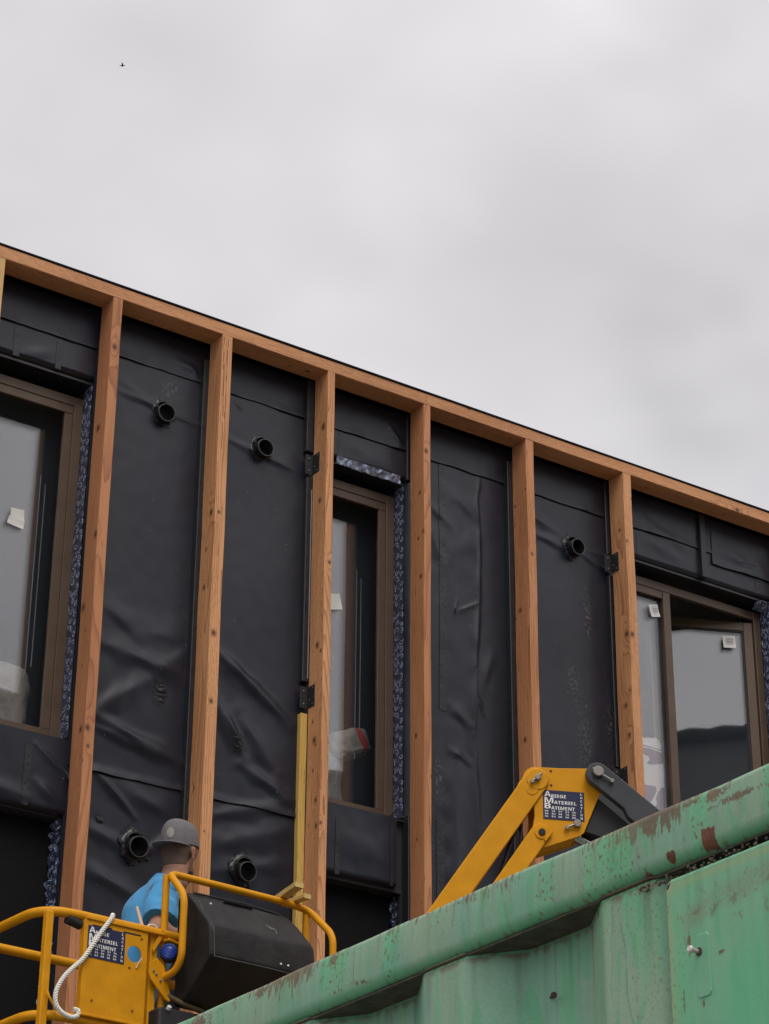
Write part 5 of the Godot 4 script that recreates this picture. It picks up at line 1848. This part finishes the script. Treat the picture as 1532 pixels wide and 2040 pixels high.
	var capm := mottled(mat(Color.WHITE, 0.85), lin(0.115, 0.108, 0.115), lin(0.155, 0.146, 0.155), 6.0, 35)
	var cc := head + Vector3(0, 0.050, 0) - hf * 0.004
	var tilt := Basis(hr, 0.10)
	var CF := tilt * hf
	var CU := tilt * Vector3.UP
	st = mb()
	var crown := func(u: float, v: float) -> Vector3:
		var a := u * TAU
		var b := v * PI * 0.5
		var back := maxf(0.0, -cos(a))
		var rr := pow(cos(b), 0.46)
		var hgt := pow(sin(b), 0.92) * (0.126 + 0.010 * back)
		var seam := 1.0 - 0.022 * pow(absf(cos(a * 3.0)), 30.0) + 0.012 * nz.get_noise_2d(cos(a) * 1.5 + 5.0, v * 2.0 + sin(a))
		var x := cos(a) * (0.104 + 0.004 * back) * rr * seam
		var z := sin(a) * 0.090 * rr * seam
		# the adjuster gap over the forehead
		var gap := smoothstep(0.50, 0.30, absf(wrapf(a, -PI, PI))) * smoothstep(0.30, 0.10, v)
		return cc + CF * (x - 0.006 * gap) + hr * z + CU * (hgt - 0.018 + gap * 0.028)
	grid(st, 72, 24, crown, func(_p, u, v): return Vector2(u, v))
	obj("crown", st, capm, cap)
	st = mb()
	var brim := func(u: float, v: float) -> Vector3:
		var top_ := v < 0.5
		var w := absf(v - 0.5) * 2.0      # 1 at the crown, 0 at the rim
		var a := PI + (u - 0.5) * 2.35
		var inner := Vector2(cos(a) * 0.103, sin(a) * 0.089)
		var t := (u - 0.5) * 2.0
		var outer := inner + Vector2(-0.092 * (1.0 - t * t * t * t), 0.006 * t * (1.0 - absf(t)))
		var q := outer.lerp(inner, w)
		var y := -0.010 - 0.030 * (1.0 - w) * (1.0 - t * t) * 0.35 - 0.012 * t * t + (0.0 if top_ else -0.004)
		return cc + CF * q.x + hr * q.y + CU * y
	grid(st, 40, 16, brim, func(_p, u, v): return Vector2(u, v))
	obj("brim", st, capm, cap)
	st = mb()
	rod(st, cc + CU * 0.110, cc + CU * 0.118, 0.009, 0.003, 14)
	obj("button", st, capm, cap)
	st = mb()
	var bn2 := func(u: float, v: float) -> Vector3:
		var e := Vector2(u - 0.5, v - 0.5) * 2.0
		e = e * (1.0 / maxf(1.0, e.length() * 1.0))
		var base: Vector3 = crown.call(0.478 + 0.034 * e.x, 0.245 + 0.13 * e.y + 0.02 * e.x)
		return cc + (base - cc) * 1.02
	grid(st, 12, 12, bn2, func(_p, u, v): return Vector2(u, v))
	obj("badge", st, mottled(mat(Color.WHITE, 0.8), lin(0.16, 0.155, 0.14), lin(0.42, 0.40, 0.34), 28.0, 36), cap)

# ---------------------------------------------------------------- loose things
func small_things() -> void:
	var ropem := mat(lin(0.74, 0.73, 0.67), 0.8)
	var ctrl := [BK(0.05, 4.79, -0.03), BK(0.048, 4.835, -0.012), BK(0.036, 4.843, 0.018), BK(0.02, 4.82, 0.036), BK(-0.027, 4.754, 0.042), BK(-0.075, 4.675, 0.042), BK(-0.118, 4.608, 0.042), BK(-0.165, 4.56, 0.042), BK(-0.205, 4.512, 0.042), BK(-0.235, 4.45, 0.042), BK(-0.232, 4.395, 0.042), BK(-0.20, 4.362, 0.044), BK(-0.155, 4.350, 0.046), BK(-0.126, 4.362, 0.046), BK(-0.124, 4.385, 0.044), BK(-0.142, 4.388, 0.04)]
	var cv := Curve3D.new()
	for i in ctrl.size():
		var t: Vector3 = (ctrl[mini(i + 1, ctrl.size() - 1)] - ctrl[maxi(i - 1, 0)]) / 6.0
		cv.add_point(ctrl[i], -t, t)
	cv.bake_interval = 0.004
	var L := cv.get_baked_length()
	var rope := thing("rope", "white twisted rope looped over the basket rail beside the yellow panel", "rope", ctrl[8])
	for s in 3:
		var pts := []
		var n := int(L / 0.004)
		for i in n + 1:
			var at := L * i / n
			var c := cv.sample_baked(at, true)
			var c2 := cv.sample_baked(minf(at + 0.003, L), true) if i < n else c
			var c1 := cv.sample_baked(maxf(at - 0.003, 0.0), true)
			var t := (c2 - c1).normalized()
			var x := t.cross(Vector3(0.2, 0.1, 0.97)).normalized()
			var a := at * TAU / 0.036 + TAU * s / 3.0
			pts.append(c + (x * cos(a) + t.cross(x) * sin(a)) * 0.0062)
		var st := mb()
		tube(st, pts, 0.0050, 7)
		obj("strand", st, ropem, rope)
	# timber offcuts laid across the guard bar
	var om := wood_mat(wood_tex(71, 64, 256, 0.045, 0.045, 2.0, lin(0.64, 0.47, 0.17), lin(0.50, 0.32, 0.09), []))
	var oc := thing("timber_offcut", "pale timber offcut lying across the yellow guard bar, pointing at the container", "timber", BK(0.985, 5.12))
	var st := mb()
	timber(st, BK(0.955, 5.117, -0.06), (BX().basis * Vector3(-0.22, 0.0, 1)).normalized(), 0.24, Vector3(0.0, 0.026, 0), BX().basis * Vector3(0.048, 0, 0), 2.0, 0.0)
	obj("board", st, om, oc)
	oc = thing("timber_offcut", "shorter timber offcut on the guard bar, right of the longer one", "timber", BK(1.04, 5.11))
	st = mb()
	timber(st, BK(1.008, 5.108, -0.08), (BX().basis * Vector3(0.05, 0.0, 1)).normalized(), 0.17, Vector3(0.0, 0.022, 0), BX().basis * Vector3(0.040, 0, 0), 2.0, 0.0)
	obj("board", st, om, oc)
	# pale handle and ring lying at the worker's sleeve
	var hd := thing("tool_handle", "pale wooden tool handle propped on the rail under the blue sleeve", "tool", BK(0.215, 4.84))
	st = mb()
	tube(st, [BK(0.222, 4.835, -0.03), BK(0.205, 4.935, -0.06)], 0.009, 10, 0.0065)
	obj("grip", st, mat(lin(0.62, 0.45, 0.33), 0.6), hd)
	st = mb()
	var lp := []
	for k in 17:
		var a := PI * k / 16.0
		lp.append(BK(0.262 + cos(a) * 0.024, 4.838 + sin(a) * 0.013, -0.01))
	tube(st, lp, 0.004, 8)
	obj("wrist_loop", st, M.white, hd)
	# packs of insulation seen through the panes
	var sackm := mottled(mat(Color.WHITE, 0.45), lin(0.28, 0.275, 0.24), lin(0.42, 0.41, 0.37), 3.0, 51, 5.0)
	var red := mat(lin(0.55, 0.05, 0.03), 0.5)
	var purple := mat(lin(0.11, 0.012, 0.07), 0.5)
	for q in [["insulation_pack", "cream insulation pack standing behind the narrow window, lowest of two", Vector3(1.745, 6.54, -0.62), Vector3(0.26, 0.58, 0.22), 0.0, 0],
			["insulation_pack", "white plastic pack with red stripe tilted on top behind the narrow window", Vector3(1.90, 6.80, -0.60), Vector3(0.30, 0.17, 0.24), 0.42, 1],
			["insulation_pack", "rounded cream pack behind the lower corner of the left window", Vector3(-0.42, 6.52, -0.58), Vector3(0.52, 0.50, 0.24), -0.08, 0],
			["insulation_pack", "white pack with purple bands behind the fixed pane of the right window", Vector3(4.08, 6.89, -0.49), Vector3(0.44, 0.84, 0.24), 0.05, 2]]:
		var o := thing(q[0], q[1], "insulation pack", q[2], "insulation packs stored inside")
		var xf := Transform3D(Basis(Vector3.BACK, q[4]), q[2])
		var h: Vector3 = q[3] / 2.0
		var pack := func(u: float, v: float) -> Vector3:
			var a := u * TAU
			var b := (v - 0.5) * PI
			var c := Vector3(signf(cos(a)) * pow(absf(cos(a)), 0.45) * pow(cos(b), 0.4), signf(sin(b)) * pow(absf(sin(b)), 0.45), signf(sin(a)) * pow(absf(sin(a)), 0.45) * pow(cos(b), 0.4))
			var n := nz.get_noise_3d(c.x * 2.0 + q[2].x * 5.0, c.y * 2.0, c.z * 2.0)
			return xf * (c * h * (1.0 + 0.10 * n + 0.03 * absf(nz.get_noise_3d(c.x * 7.0, c.y * 7.0 + q[2].x, c.z * 7.0))))
		st = mb()
		grid(st, 48, 32, pack, func(_p, u, v): return Vector2(u, v))
		obj("bag", st, sackm if q[5] != 2 else M.white, o)
		var bands := []
		if q[5] == 1:
			bands = [[0.04, 0.10, red, true]]
		elif q[5] == 2:
			bands = [[0.33, 0.42, purple, false], [0.42, 0.428, purple, false], [0.55, 0.70, purple, false], [0.74, 0.765, purple, false]]
		for bd in bands:
			st = mb()
			var strip := func(u: float, v: float) -> Vector3:
				if bd[3]:
					var p: Vector3 = pack.call(0.25 - 0.25 * (u * 0.2 + bd[0] * 2.0), 0.05 + 0.9 * v)
					return q[2] + (p - q[2]) * 1.02
				var p2: Vector3 = pack.call(u, 0.25 + lerpf(bd[0], bd[1], v) * 0.6)
				return q[2] + (p2 - q[2]) * 1.015
			grid(st, 32, 10, strip, func(_p, u, v): return Vector2(u, v))
			obj("printed_band", st, bd[2], o)
	# a bird far off
	var bp := Vector3(66.27, 126.06, -135.37)
	var bird := thing("bird", "tiny dark bird gliding high in the grey sky", "bird", bp)
	st = mb()
	sdf_mesh(st, [[bp - Vector3(0.10, 0.0, 0.05), bp + Vector3(0.10, 0.015, 0.05), 0.02, 0.05], [bp + Vector3(0.10, 0.015, 0.05), bp + Vector3(0.16, 0.03, 0.08), 0.035, 0.02]], 0.012, 0.03, [])
	obj("body", st, mat(lin(0.02, 0.02, 0.02), 0.8), bird)
	for s in [-1.0, 1.0]:
		st = mb()
		prism(st, pos2([[0.08, 0.0], [0.02, 0.22], [-0.10, 0.34], [-0.06, 0.18], [-0.09, 0.0]]), Transform3D(Basis(Vector3(0.88, 0.1, 0.45), Vector3(-0.45 * s, 0.25, 0.85 * s).normalized(), Vector3(0, 1, 0)), bp + Vector3(0, 0.03, 0)), -0.006, 0.006)
		obj("wing", st, mat(lin(0.02, 0.02, 0.02), 0.8), bird)
	st = mb()
	prism(st, pos2([[0.0, 0.03], [-0.14, 0.06], [-0.11, 0.0], [-0.14, -0.06], [0.0, -0.03]]), Transform3D(Basis(Vector3(0.88, 0.1, 0.45), Vector3(-0.45, 0.0, 0.88), Vector3(0, 1, 0)), bp - Vector3(0.09, 0, 0.045)), -0.005, 0.005)
	obj("tail", st, mat(lin(0.02, 0.02, 0.02), 0.8), bird)
